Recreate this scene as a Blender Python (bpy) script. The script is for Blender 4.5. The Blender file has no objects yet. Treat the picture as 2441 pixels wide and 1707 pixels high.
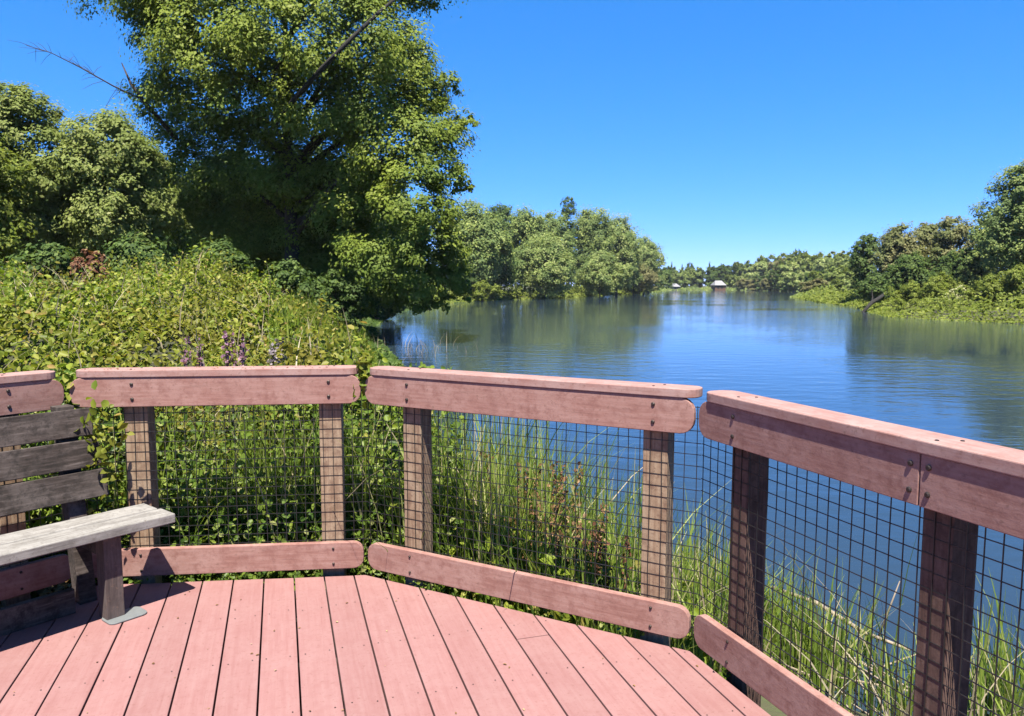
import bpy, math, random
import numpy as np
from mathutils import Vector, Matrix

rng = np.random.default_rng(7)
random.seed(7)
scene = bpy.context.scene
COL = scene.collection
PI = math.pi

# ------------------------------------------------------------------ camera survey
F_, CX, CY, YH, EYE = 1807.0, 1220.5, 853.5, 680.0, 1.54
TH = math.atan((CY - YH) / F_)
S_, C_ = math.sin(TH), math.cos(TH)
WATER = -0.70

def on_level(px, py, z):
    """ground position of a photo pixel on the level z"""
    u, v = (px - CX) / F_, (CY - py) / F_
    dy, dz = C_ + v * S_, -S_ + v * C_
    t = (z - EYE) / dz
    return Vector((u * t, dy * t, z))

def at_depth(px, py, Y):
    u, v = (px - CX) / F_, (CY - py) / F_
    dy, dz = C_ + v * S_, -S_ + v * C_
    t = Y / dy
    return Vector((u * t, Y, EYE + dz * t))

# ------------------------------------------------------------------ object helpers
def tag(o, label=None, cat=None, group=None, kind=None):
    if label: o['label'] = label
    if cat: o['category'] = cat
    if group: o['group'] = group
    if kind: o['kind'] = kind
    return o

def empty(name, loc, rz=0.0, label=None, cat=None, group=None):
    o = bpy.data.objects.new(name, None)
    COL.objects.link(o)
    o.location = loc
    o.rotation_euler = (0, 0, rz)
    o.empty_display_size = 0.2
    return tag(o, label, cat, group)

class MB:
    def __init__(self):
        self.v, self.f, self.m = [], [], []
    def add(self, verts, faces, mi=0):
        n = len(self.v)
        self.v += [tuple(p) for p in verts]
        self.f += [tuple(i + n for i in f) for f in faces]
        self.m += [mi] * len(faces)
        return self
    def box(self, x0, x1, y0, y1, z0, z1, mi=0):
        v = [(x0,y0,z0),(x1,y0,z0),(x1,y1,z0),(x0,y1,z0),(x0,y0,z1),(x1,y0,z1),(x1,y1,z1),(x0,y1,z1)]
        return self.add(v, [(3,2,1,0),(4,5,6,7),(0,1,5,4),(1,2,6,5),(2,3,7,6),(3,0,4,7)], mi)
    def prism(self, poly, frame, depth, mi=0):
        """polygon (a,b) extruded along frame's third axis: frame = origin, A, B, N"""
        o, A, B, N = frame
        n = len(poly)
        v = [o + A * a + B * b for a, b in poly] + [o + A * a + B * b + N * depth for a, b in poly]
        f = [tuple(range(n))[::-1], tuple(range(n, 2 * n))]
        for i in range(n):
            j = (i + 1) % n
            f.append((i, j, j + n, i + n))
        return self.add(v, f, mi)
    def tube(self, pts, radii, n=8, mi=0):
        pts = [Vector(p) for p in pts]
        rings = []
        for i, p in enumerate(pts):
            d = (pts[min(i + 1, len(pts) - 1)] - pts[max(i - 1, 0)]).normalized()
            a = d.cross(Vector((0, 0, 1)))
            if a.length < 0.05: a = d.cross(Vector((1, 0, 0)))
            a.normalize(); b = d.cross(a)
            rings.append([p + (a * math.cos(2*PI*k/n) + b * math.sin(2*PI*k/n)) * radii[i] for k in range(n)])
        v = [q for r in rings for q in r]
        f = []
        for i in range(len(pts) - 1):
            for k in range(n):
                k2 = (k + 1) % n
                f.append((i*n+k, i*n+k2, (i+1)*n+k2, (i+1)*n+k))
        f.append(tuple(range(n))[::-1]); f.append(tuple(range((len(pts)-1)*n, len(pts)*n)))
        return self.add(v, f, mi)
    def build(self, name, mats, parent=None, bevel=0.0, smooth=False):
        me = bpy.data.meshes.new(name)
        me.from_pydata(self.v, [], self.f)
        if not isinstance(mats, (list, tuple)): mats = [mats]
        for m in mats: me.materials.append(m)
        me.polygons.foreach_set('material_index', self.m)
        if smooth: me.polygons.foreach_set('use_smooth', [True] * len(self.f))
        me.update()
        o = bpy.data.objects.new(name, me)
        COL.objects.link(o)
        if parent: o.parent = parent
        if bevel > 0:
            b = o.modifiers.new('edge', 'BEVEL'); b.width = bevel; b.segments = 2; b.limit_method = 'ANGLE'
        return o

def np_mesh(name, V, Q, mats, parent=None, mi=None, smooth=False):
    """mesh of quads from numpy arrays"""
    me = bpy.data.meshes.new(name)
    V = np.ascontiguousarray(V, dtype=np.float32); Q = np.ascontiguousarray(Q, dtype=np.int32)
    me.vertices.add(len(V)); me.vertices.foreach_set('co', V.ravel())
    me.loops.add(Q.size); me.loops.foreach_set('vertex_index', Q.ravel())
    me.polygons.add(len(Q)); me.polygons.foreach_set('loop_start', np.arange(len(Q), dtype=np.int32) * 4)
    if not isinstance(mats, (list, tuple)): mats = [mats]
    for m in mats: me.materials.append(m)
    if mi is not None: me.polygons.foreach_set('material_index', np.ascontiguousarray(mi, dtype=np.int32))
    if smooth: me.polygons.foreach_set('use_smooth', np.ones(len(Q), dtype=bool))
    me.update(calc_edges=True)
    o = bpy.data.objects.new(name, me)
    COL.objects.link(o)
    if parent: o.parent = parent
    return o

def unit(a):
    return a / np.maximum(np.linalg.norm(a, axis=1, keepdims=True), 1e-9)

def cards(C, N, size, shape='quad', aspect=0.62, droop=None):
    """leaf faces at C, facing N; 'quad' one folded lozenge, 'hex' a six-point leaf"""
    n = len(C)
    N = unit(N)
    r = rng.normal(size=(n, 3))
    if droop is not None: r = r * (1 - droop) + np.array([0, 0, -1.0]) * droop * 2
    T = unit(r - N * np.sum(r * N, axis=1, keepdims=True))
    B = np.cross(N, T)
    s = np.asarray(size).reshape(-1, 1) * np.ones((n, 1))
    w = s * aspect * 0.5
    if shape == 'quad':
        V = np.stack([C - T*s*0.5, C + B*w + N*s*0.08, C + T*s*0.5, C - B*w + N*s*0.08], axis=1).reshape(-1, 3)
        Q = np.arange(n * 4).reshape(n, 4)
        return V, Q
    V = np.stack([C - T*s*0.5, C - T*s*0.18 + B*w + N*s*0.1, C + T*s*0.2 + B*w*0.8 + N*s*0.1, C + T*s*0.5 - N*s*0.06,
                  C + T*s*0.2 - B*w*0.8 + N*s*0.1, C - T*s*0.18 - B*w + N*s*0.1], axis=1).reshape(-1, 3)
    k = np.arange(n)[:, None] * 6
    Q = np.concatenate([k + np.array([[0, 1, 2, 3]]), k + np.array([[3, 4, 5, 0]])], axis=1).reshape(-1, 4)
    return V, Q

def blades(P, h, w, lean, steps=4):
    """grass blades: base P, height h, width w, lean as a fraction of h"""
    n = len(P)
    a = rng.uniform(0, 2*PI, n); f = rng.uniform(0, 2*PI, n)
    L = np.stack([np.cos(a), np.sin(a), np.zeros(n)], 1) * (lean * h)[:, None]
    Wd = np.stack([np.cos(f), np.sin(f), np.zeros(n)], 1)
    rows = []
    for k in range(steps):
        t = k / (steps - 1)
        c = P + L * t**2 + np.stack([np.zeros(n), np.zeros(n), h * (t - 0.18 * t**2 * np.minimum(lean*2, 1))], 1)
        ww = (w * (1 - t**1.6) * 0.5 + 0.0004)[:, None]
        rows += [c - Wd * ww, c + Wd * ww]
    V = np.stack(rows, axis=1).reshape(-1, 3)
    m = 2 * steps
    q = np.array([[2*k, 2*k+1, 2*k+3, 2*k+2] for k in range(steps - 1)])
    Q = (np.arange(n)[:, None, None] * m + q[None]).reshape(-1, 4)
    return V, Q

def join(*parts):
    V, Q, off = [], [], 0
    for v, q in parts:
        V.append(v); Q.append(q + off); off += len(v)
    return np.concatenate(V), np.concatenate(Q)

# ------------------------------------------------------------------ materials
def new_mat(name):
    m = bpy.data.materials.new(name); m.use_nodes = True
    nt = m.node_tree; nt.nodes.clear()
    out = nt.nodes.new('ShaderNodeOutputMaterial')
    return m, nt, out

def N(nt, kind, **kw):
    n = nt.nodes.new(kind)
    for k, v in kw.items():
        if k in ('operation', 'blend_type', 'data_type', 'noise_dimensions', 'feature', 'sky_type', 'distance', 'musgrave_type'):
            setattr(n, k, v)
        else:
            n.inputs[k].default_value = v
    return n

def ramp(nt, fac, stops):
    r = nt.nodes.new('ShaderNodeValToRGB')
    el = r.color_ramp.elements
    while len(el) < len(stops): el.new(0.5)
    for e, (p, c) in zip(el, stops):
        e.position = p; e.color = (*c, 1) if len(c) == 3 else c
    nt.links.new(fac, r.inputs['Fac'])
    return r.outputs['Color']

def mixc(nt, fac, a, b, blend='MIX'):
    m = nt.nodes.new('ShaderNodeMix'); m.data_type = 'RGBA'; m.blend_type = blend
    for sock, v in ((m.inputs[0], fac), (m.inputs[6], a), (m.inputs[7], b)):
        if hasattr(v, 'is_output'): nt.links.new(v, sock)
        elif isinstance(v, (int, float)): sock.default_value = v
        else: sock.default_value = (*v, 1)
    return m.outputs[2]

def texco(nt, scale=(1, 1, 1), kind='Object'):
    t = nt.nodes.new('ShaderNodeTexCoord'); mp = nt.nodes.new('ShaderNodeMapping')
    nt.links.new(t.outputs[kind], mp.inputs['Vector'])
    mp.inputs['Scale'].default_value = scale
    return mp.outputs['Vector']

def noise(nt, vec, scale, detail=4, rough=0.55):
    n = N(nt, 'ShaderNodeTexNoise', Scale=scale, Detail=detail, Roughness=rough)
    nt.links.new(vec, n.inputs['Vector'])
    return n.outputs['Fac']

KW, KL = 0.60, 0.66        # pigments are tuned for the exposure set at the end of the script
def dim(c, k): return tuple(x * k for x in c)

def wood(name, base, dark, light, grain=(2, 30, 30), rough=0.7, worn=0.5, bump=0.25, island=0.12, speck=(0.25, 0.16, 0.12), mottle=0.55, crack=0.7):
    m, nt, out = new_mat(name)
    base, dark, light, speck = dim(base, KW), dim(dark, KW), dim(light, KW), dim(speck, KW)
    p = nt.nodes.new('ShaderNodeBsdfPrincipled')
    v = texco(nt, grain); vi = texco(nt)
    g = noise(nt, v, 3.0, 6, 0.65)
    c = ramp(nt, g, [(0.3, dark), (0.5, base), (0.72, light)])
    big = noise(nt, vi, 5.0, 5, 0.6)
    c = mixc(nt, ramp(nt, big, [(0.42, (0, 0, 0)), (0.66, (worn,) * 3)]), c, light)
    sp = noise(nt, vi, 55.0, 3, 0.7)
    c = mixc(nt, ramp(nt, sp, [(0.57, (0, 0, 0)), (0.70, (0.6,) * 3)]), c, speck)
    mot = noise(nt, vi, 16.0, 8, 0.72)
    c = mixc(nt, ramp(nt, mot, [(0.36, (mottle,) * 3), (0.52, (0, 0, 0))]), c, dark)
    gr = tuple(x * (6.0 if x > 3 else 1.0) for x in grain)
    cr = noise(nt, texco(nt, tuple(x * 0.6 if x < 3 else x * 3.2 for x in grain)), 2.4, 5, 0.7)
    c = mixc(nt, ramp(nt, cr, [(0.30, (crack,) * 3), (0.40, (0, 0, 0))]), c, speck)
    geo = nt.nodes.new('ShaderNodeNewGeometry')
    hsv = nt.nodes.new('ShaderNodeHueSaturation')
    mr = N(nt, 'ShaderNodeMapRange'); mr.inputs['To Min'].default_value = 1 - island; mr.inputs['To Max'].default_value = 1 + island
    nt.links.new(geo.outputs['Random Per Island'], mr.inputs['Value'])
    nt.links.new(mr.outputs['Result'], hsv.inputs['Value']); nt.links.new(c, hsv.inputs['Color'])
    nt.links.new(hsv.outputs['Color'], p.inputs['Base Color'])
    p.inputs['Roughness'].default_value = rough
    p.inputs['Specular IOR Level'].default_value = 0.3
    b = N(nt, 'ShaderNodeBump', Strength=bump); b.inputs['Distance'].default_value = 0.004
    nt.links.new(mixc(nt, 0.5, mixc(nt, 0.5, g, sp), mot), b.inputs['Height'])
    nt.links.new(b.outputs['Normal'], p.inputs['Normal'])
    nt.links.new(p.outputs['BSDF'], out.inputs['Surface'])
    return m

def plain(name, col, rough=0.6, metal=0.0, vary=0.3, scale=8.0):
    m, nt, out = new_mat(name)
    p = nt.nodes.new('ShaderNodeBsdfPrincipled')
    col = dim(col, KW)
    n = noise(nt, texco(nt), scale, 5, 0.6)
    lo = tuple(x * (1 - vary) for x in col); hi = tuple(min(1, x * (1 + vary)) for x in col)
    nt.links.new(ramp(nt, n, [(0.3, lo), (0.7, hi)]), p.inputs['Base Color'])
    p.inputs['Roughness'].default_value = rough; p.inputs['Metallic'].default_value = metal
    nt.links.new(p.outputs['BSDF'], out.inputs['Surface'])
    return m

def leafy(name, stops, patch=None, patch_scale=0.5, transl=0.35, rough=0.6, tcol=1.6, spec=0.12, patch_amt=(0.45, 0.62)):
    """leaf colours: one per leaf (island), with natural drifts of tone between boughs"""
    m, nt, out = new_mat(name)
    stops = [(p_, dim(c_, KL)) for p_, c_ in stops]
    if patch is not None: patch = dim(patch, KL)
    geo = nt.nodes.new('ShaderNodeNewGeometry')
    c = ramp(nt, geo.outputs['Random Per Island'], stops)
    if patch is not None:
        pn = noise(nt, texco(nt), patch_scale, 3, 0.6)
        c = mixc(nt, ramp(nt, pn, [(patch_amt[0], (0, 0, 0)), (patch_amt[1], (0.8,) * 3)]), c, patch)
    p = nt.nodes.new('ShaderNodeBsdfPrincipled')
    nt.links.new(c, p.inputs['Base Color'])
    p.inputs['Roughness'].default_value = rough; p.inputs['Specular IOR Level'].default_value = spec
    t = nt.nodes.new('ShaderNodeBsdfTranslucent')
    nt.links.new(mixc(nt, 1.0, c, (tcol, tcol, tcol * 0.5), 'MULTIPLY'), t.inputs['Color'])
    mx = nt.nodes.new('ShaderNodeMixShader'); mx.inputs[0].default_value = transl
    nt.links.new(p.outputs['BSDF'], mx.inputs[1]); nt.links.new(t.outputs['BSDF'], mx.inputs[2])
    nt.links.new(mx.outputs['Shader'], out.inputs['Surface'])
    return m

M = {}
M['deck'] = wood('deck_paint', (0.305, 0.153, 0.148), (0.272, 0.127, 0.121), (0.325, 0.178, 0.172), (16, 0.8, 10), 0.85, 0.6, 0.2, 0.06, (0.22, 0.10, 0.085), 0.45, 0.35)
M['rail'] = wood('rail_paint', (0.335, 0.172, 0.145), (0.24, 0.108, 0.090), (0.41, 0.245, 0.215), (1.5, 18, 18), 0.85, 0.75, 0.6, 0.06, (0.17, 0.09, 0.07), 0.75, 0.8)
M['cap'] = wood('cap_paint', (0.37, 0.205, 0.18), (0.30, 0.145, 0.12), (0.43, 0.285, 0.26), (1.5, 18, 18), 0.8, 0.7, 0.4, 0.05, (0.2, 0.11, 0.085), 0.6, 0.6)
M['post'] = wood('post_wood', (0.32, 0.215, 0.14), (0.18, 0.105, 0.07), (0.42, 0.32, 0.225), (25, 25, 1.6), 0.9, 0.6, 0.5, 0.05, (0.11, 0.06, 0.042), 0.7, 0.8)
M['post_stain_shade'] = wood('stain_shade_post_wood', (0.12, 0.066, 0.05), (0.06, 0.033, 0.026), (0.20, 0.125, 0.095), (25, 25, 1.6), 0.9, 0.6, 0.5, 0.05, (0.05, 0.028, 0.02), 0.7, 0.8)  # right section's posts: shade put into the colour, near post also brown stained
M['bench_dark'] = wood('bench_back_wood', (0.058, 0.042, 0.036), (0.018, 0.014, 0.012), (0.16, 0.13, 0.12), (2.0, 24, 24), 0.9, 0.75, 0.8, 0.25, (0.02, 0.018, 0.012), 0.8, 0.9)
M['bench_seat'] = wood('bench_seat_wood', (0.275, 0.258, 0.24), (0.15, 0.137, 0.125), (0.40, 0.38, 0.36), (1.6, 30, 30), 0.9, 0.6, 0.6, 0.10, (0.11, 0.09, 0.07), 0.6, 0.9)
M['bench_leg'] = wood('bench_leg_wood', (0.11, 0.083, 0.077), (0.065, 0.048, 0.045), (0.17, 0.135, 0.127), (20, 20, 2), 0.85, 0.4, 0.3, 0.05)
M['under'] = plain('joist_wood', (0.05, 0.035, 0.028), 0.9)
M['dark_bark'] = plain('dark_bark', (0.016, 0.013, 0.011), 0.95)
M['bolt'] = plain('bolt_metal', (0.06, 0.045, 0.04), 0.5, 0.6)
M['wire'] = plain('black_wire', (0.012, 0.012, 0.013), 0.5, 0.0)
M['plate'] = plain('galvanised_plate', (0.24, 0.26, 0.27), 0.45, 0.3, 0.12, 20)
M['bark'] = wood('bark', (0.055, 0.042, 0.032), (0.02, 0.015, 0.012), (0.10, 0.08, 0.062), (14, 14, 2), 0.9, 0.3, 0.8, 0.1)
M['bark_pale'] = wood('pale_bark', (0.16, 0.13, 0.10), (0.07, 0.055, 0.042), (0.24, 0.2, 0.16), (14, 14, 2), 0.9, 0.3, 0.8, 0.1)
M['dead_wood'] = plain('dead_wood', (0.30, 0.24, 0.18), 0.85)

M['leaf_big'] = leafy('cottonwood_leaf', [(0, (0.125, 0.172, 0.020)), (0.5, (0.195, 0.250, 0.032)), (0.9, (0.255, 0.305, 0.045)), (1, (0.31, 0.34, 0.10))], (0.115, 0.175, 0.030), 0.28, transl=0.32)
M['leaf_pale'] = leafy('willow_leaf', [(0, (0.130, 0.194, 0.050)), (0.5, (0.238, 0.300, 0.082)), (1, (0.454, 0.484, 0.194))], (0.119, 0.183, 0.058), 0.4)
M['leaf_left'] = leafy('ash_leaf', [(0, (0.15, 0.19, 0.045)), (0.5, (0.22, 0.265, 0.065)), (0.9, (0.30, 0.335, 0.10)), (1, (0.38, 0.38, 0.17))], (0.14, 0.19, 0.04), 0.4)
M['leaf_mid'] = leafy('alder_leaf', [(0, (0.107, 0.166, 0.046)), (0.6, (0.215, 0.276, 0.071)), (1, (0.383, 0.424, 0.135))], (0.120, 0.181, 0.062), 0.25)
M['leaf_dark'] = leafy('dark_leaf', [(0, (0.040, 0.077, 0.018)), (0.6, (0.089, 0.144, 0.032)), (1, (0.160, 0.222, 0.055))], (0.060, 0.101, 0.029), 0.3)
M['leaf_olive'] = leafy('olive_leaf', [(0, (0.110, 0.114, 0.047)), (0.6, (0.212, 0.202, 0.083)), (1, (0.331, 0.304, 0.141))], (0.138, 0.175, 0.053), 0.3)
M['leaf_lime'] = leafy('bank_shrub_leaf', [(0, (0.088, 0.131, 0.018)), (0.5, (0.175, 0.226, 0.027)), (1, (0.300, 0.333, 0.075))], (0.125, 0.154, 0.027), 0.6)
M['leaf_thicket'] = leafy('bramble_leaf', [(0, (0.075, 0.134, 0.014)), (0.4, (0.157, 0.226, 0.022)), (0.75, (0.258, 0.306, 0.037)), (0.93, (0.367, 0.380, 0.083)), (1, (0.381, 0.244, 0.094))], (0.204, 0.177, 0.033), 0.55, 0.35, 0.45)
M['leaf_near'] = leafy('vine_leaf', [(0, (0.043, 0.087, 0.017)), (0.5, (0.112, 0.181, 0.028)), (0.85, (0.224, 0.287, 0.047)), (1, (0.357, 0.361, 0.143))], (0.148, 0.212, 0.026), 1.2, 0.35, 0.4)
M['grass'] = leafy('reed_blade', [(0, (0.088, 0.151, 0.028)), (0.5, (0.203, 0.287, 0.051)), (0.85, (0.335, 0.413, 0.080)), (1, (0.581, 0.477, 0.320))], None, 1, 0.35, 0.45)
M['grass_lime'] = leafy('bank_grass_blade', [(0, (0.099, 0.153, 0.015)), (0.6, (0.176, 0.246, 0.028)), (1, (0.275, 0.307, 0.066))], None, 1, 0.35, 0.5)
M['brown_leaf'] = leafy('dock_seed', [(0, (0.099, 0.050, 0.024)), (0.6, (0.220, 0.121, 0.061)), (1, (0.374, 0.242, 0.143))], None, 1, 0.15, 0.8)
M['russet'] = leafy('russet_leaf', [(0, (0.09, 0.035, 0.022)), (0.7, (0.19, 0.085, 0.05)), (1, (0.30, 0.19, 0.10))], None, 1, 0.2, 0.8)
M['litter'] = leafy('dry_leaf', [(0, (0.14, 0.075, 0.03)), (0.6, (0.30, 0.18, 0.075)), (1, (0.46, 0.34, 0.2))], None, 1, 0.1, 0.8)
M['dry_stalk'] = leafy('dry_stalk', [(0, (0.20, 0.165, 0.11)), (0.6, (0.34, 0.28, 0.19)), (1, (0.46, 0.40, 0.30))], None, 1, 0.15, 0.8)
M['petal'] = leafy('flower_petal', [(0, (0.17, 0.08, 0.12)), (0.6, (0.31, 0.16, 0.25)), (1, (0.43, 0.29, 0.34))], None, 1, 0.3, 0.6)
M['petal_grey'] = leafy('faded_petal', [(0, (0.18, 0.14, 0.18)), (1, (0.4, 0.34, 0.38))], None, 1, 0.3, 0.6)
M['white_petal'] = leafy('cream_blossom', [(0, (0.35, 0.36, 0.16)), (1, (0.6, 0.6, 0.36))], None, 1, 0.3, 0.6)

def ground_mat():
    m, nt, out = new_mat('bank_soil')
    p = nt.nodes.new('ShaderNodeBsdfPrincipled')
    v = texco(nt)
    a = noise(nt, v, 0.6, 6, 0.6); b = noise(nt, v, 14, 5, 0.7)
    c = ramp(nt, a, [(0.35, (0.028, 0.025, 0.014)), (0.5, (0.04, 0.048, 0.014)), (0.7, (0.06, 0.07, 0.02))])
    c = mixc(nt, ramp(nt, b, [(0.4, (0, 0, 0)), (0.7, (0.7,) * 3)]), c, (0.05, 0.036, 0.023))
    nt.links.new(c, p.inputs['Base Color']); p.inputs['Roughness'].default_value = 0.95
    bp = N(nt, 'ShaderNodeBump', Strength=0.7); bp.inputs['Distance'].default_value = 0.04
    nt.links.new(b, bp.inputs['Height']); nt.links.new(bp.outputs['Normal'], p.inputs['Normal'])
    nt.links.new(p.outputs['BSDF'], out.inputs['Surface'])
    return m
M['ground'] = ground_mat()

def water_mat():
    m, nt, out = new_mat('river_water')
    p = nt.nodes.new('ShaderNodeBsdfPrincipled')
    v = texco(nt)
    big = noise(nt, v, 0.07, 3, 0.5)
    p.inputs['Base Color'].default_value = (0.016, 0.028, 0.043, 1)
    p.inputs['Roughness'].default_value = 0.04
    p.inputs['IOR'].default_value = 1.33
    v2 = texco(nt, (0.75, 1.5, 1.0))
    n1 = noise(nt, v2, 1.3, 3, 0.5); n2 = noise(nt, v2, 5.0, 3, 0.55)
    h = nt.nodes.new('ShaderNodeMath'); h.operation = 'MULTIPLY_ADD'
    nt.links.new(n2, h.inputs[0]); h.inputs[1].default_value = 0.22; nt.links.new(n1, h.inputs[2])
    amp = N(nt, 'ShaderNodeMapRange'); nt.links.new(big, amp.inputs['Value'])
    amp.inputs['From Min'].default_value = 0.35; amp.inputs['From Max'].default_value = 0.65
    amp.inputs['To Min'].default_value = 0.035; amp.inputs['To Max'].default_value = 0.20
    mp = nt.nodes.new('ShaderNodeMapping'); mp.inputs['Location'].default_value = (-2.6, -1.87, 0); mp.inputs['Scale'].default_value = (0.2, 0.11, 0)
    nt.links.new(v, mp.inputs['Vector'])
    gs = nt.nodes.new('ShaderNodeTexGradient'); gs.gradient_type = 'SPHERICAL'; nt.links.new(mp.outputs['Vector'], gs.inputs['Vector'])
    ma = nt.nodes.new('ShaderNodeMath'); ma.operation = 'MULTIPLY_ADD'; ma.inputs[1].default_value = 0.55
    nt.links.new(gs.outputs['Fac'], ma.inputs[0]); nt.links.new(amp.outputs['Result'], ma.inputs[2])
    b = N(nt, 'ShaderNodeBump'); b.inputs['Distance'].default_value = 0.12
    nt.links.new(ma.outputs[0], b.inputs['Strength'])
    nt.links.new(h.outputs[0], b.inputs['Height']); nt.links.new(b.outputs['Normal'], p.inputs['Normal'])
    nt.links.new(p.outputs['BSDF'], out.inputs['Surface'])
    return m
M['water'] = water_mat()

# ------------------------------------------------------------------ river and terrain
RIVER = np.array([(4.6, -60), (4.4, -4), (3.9, 0.5), (3.0, 2.2), (2.35, 3.2), (1.65, 4.0), (0.9, 4.8), (0.1, 5.6), (-0.75, 7.2), (-1.75, 12), (-3.3, 20),
                  (-5.3, 28), (-7.8, 40), (-10, 62), (-9.2, 85), (-6.6, 104), (-1.0, 116), (5.6, 126), (15, 152), (30, 195), (52, 265), (68, 335),
                  (95, 338), (116, 318), (86, 205), (54, 146), (41, 101), (36.5, 80), (31.5, 67), (27, 53.5), (28.8, 47.5), (30, 44), (33, 34), (31, 15), (27, 0), (27, -60)], dtype=float)

def river_dist(x, y):
    """signed distance to the shoreline, positive on land"""
    x = np.asarray(x, float); y = np.asarray(y, float)
    d = np.full(x.shape, 1e9); inside = np.zeros(x.shape, bool)
    n = len(RIVER)
    for i in range(n):
        ax, ay = RIVER[i]; bx, by = RIVER[(i + 1) % n]
        ex, ey = bx - ax, by - ay
        t = np.clip(((x - ax) * ex + (y - ay) * ey) / (ex*ex + ey*ey), 0, 1)
        d = np.minimum(d, np.hypot(x - ax - t*ex, y - ay - t*ey))
        c = ((ay > y) != (by > y)) & (x < (bx - ax) * (y - ay) / (by - ay + 1e-12) + ax)
        inside ^= c
    return np.where(inside, -d, d)

def ground_z(x, y):
    d = river_dist(x, y)
    land = WATER + 0.04 + 0.50 * (1 - np.exp(-np.maximum(d, 0) / 1.6)) + 0.9 * (1 - np.exp(-np.maximum(d - 6, 0) / 25))
    bed = WATER + 0.04 - 0.9 * (1 - np.exp(np.minimum(d, 0) / 1.2))
    z = np.where(d > 0, land, bed)
    return z + 0.04 * np.sin(x * 1.7 + y * 0.6) * np.cos(y * 1.3 - x * 0.4) * np.clip(np.abs(d), 0, 1)

def grid_mesh(xs, ys, zf):
    X, Y = np.meshgrid(xs, ys)
    V = np.stack([X.ravel(), Y.ravel(), zf(X, Y).ravel()], 1)
    nx, ny = len(xs), len(ys)
    i = (np.arange(ny - 1)[:, None] * nx + np.arange(nx - 1)[None]).ravel()
    return V, np.stack([i, i + 1, i + nx + 1, i + nx], 1)

g = np.sign(np.linspace(-1, 1, 241)) * (np.abs(np.linspace(-1, 1, 241)) ** 3.0) * 850 + np.linspace(-1, 1, 241) * 60
V, Q = grid_mesh(g, g + 8, ground_z)
tag(np_mesh('ground', V, Q, M['ground'], smooth=True), kind='structure')
V, Q = grid_mesh(np.linspace(-30, 135, 60), np.linspace(-60, 350, 80), lambda x, y: np.full(x.shape, WATER))
tag(np_mesh('river_water', V, Q, M['water'], smooth=True), kind='structure')

# ------------------------------------------------------------------ deck
KA, K0, K1, K2, K3 = [Vector((*p, 0)) for p in ((-3.49, 2.10), (-2.24, 3.78), (-0.78, 3.93), (0.76, 3.08), (1.81, 0.27))]
outline = [KA, K0, K1, K2, K3, Vector((2.4, -2.6, 0)), Vector((-4.2, -2.6, 0))]     # clockwise

def clip(poly, a, b):
    """keep what lies to the right of a->b"""
    out = []
    e = b - a
    side = lambda p: -(e.x * (p.y - a.y) - e.y * (p.x - a.x))
    for i in range(len(poly)):
        p, q = poly[i], poly[(i + 1) % len(poly)]
        sp, sq = side(p), side(q)
        if sp >= 0: out.append(p)
        if sp * sq < 0: out.append(p + (q - p) * (sp / (sp - sq)))
    return out

BA = math.radians(17.0)
bd = Vector((-math.sin(BA), math.cos(BA), 0)); bn = Vector((math.cos(BA), math.sin(BA), 0))
deck = bpy.data.objects.new('deck', None)
mb = MB()
PITCH, GAP = 0.1525, 0.007
inset = 0.012
edges = []
for i in range(len(outline)):
    a, b = outline[i], outline[(i + 1) % len(outline)]
    e = (b - a).normalized(); nr = Vector((e.y, -e.x, 0))
    edges.append((a + nr * inset, b + nr * inset))
# boards in the deck's own axes: local y runs along the boards
rot = Matrix.Rotation(-BA, 4, 'Z')
for i in range(-40, 30):
    s0 = 0.4905 + i * PITCH + GAP / 2; s1 = s0 + PITCH - GAP
    strips = [(-6.0, 7.0)]
    joint = {1: 1.18, -4: 0.9, 4: 0.6, -9: 1.9, 3: 3.035}.get(i)
    if joint: strips = [(-6.0, joint - 0.003), (joint + 0.003, 7.0)]
    for t0, t1 in strips:
        poly = [bn * s0 + bd * t0, bn * s0 + bd * t1, bn * s1 + bd * t1, bn * s1 + bd * t0]
        for a, b in edges:
            if len(poly) >= 3: poly = clip(poly, a, b)
        if len(poly) < 3: continue
        loc = [rot @ p for p in poly]
        mb.prism([(p.x, p.y) for p in loc][::-1], (Vector((0, 0, random.uniform(-0.037, -0.035))), Vector((1, 0, 0)), Vector((0, 1, 0)), Vector((0, 0, 1))), 0.0365)
deck = mb.build('deck', M['deck'], bevel=0.0022)
deck.rotation_euler = (0, 0, BA)
tag(deck, kind='structure')
mb = MB()
inner = [p for p in outline]
for a, b in edges:      # joists' rim
    e = (b - a).normalized(); nr = Vector((e.y, -e.x, 0))
    o_ = a + nr * 0.06 + Vector((0, 0, -0.24))
    mb.prism([(0.1, 0), ((b - a).length - 0.1, 0), ((b - a).length - 0.1, 0.195), (0.1, 0.195)], (o_, e, Vector((0, 0, 1)), nr), 0.04)
for k in range(-4, 9):
    c = bd * (k * 0.45) + Vector((0, 0, -0.22))
    mb.prism([(-3.0, 0), (0.85 if k > 5 else 1.2, 0), (0.85 if k > 5 else 1.2, 0.175), (-3.0, 0.175)], (c - bn * 0.2, bn, Vector((0, 0, 1)), bd), 0.04)
o = mb.build('deck_framing', M['under']); tag(o, kind='structure')

mb = MB()
for i in range(-14, 12):
    for k in range(0, 9):
        for q in (0.03, PITCH - 0.03):
            p = bn * (0.4905 + i * PITCH + q + random.gauss(0, 0.003)) + bd * (k * 0.45 + 0.02 + random.gauss(0, 0.006))
            if all(-( (b - a).x * (p.y - a.y) - (b - a).y * (p.x - a.x)) / (b - a).length > 0.02 for a, b in edges):
                mb.add([p + Vector((0.003 * math.cos(t * PI / 4), 0.003 * math.sin(t * PI / 4), 0.0022)) for t in range(8)], [tuple(range(8))])
tag(mb.build('deck_screws', M['bolt']), kind='structure')

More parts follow.
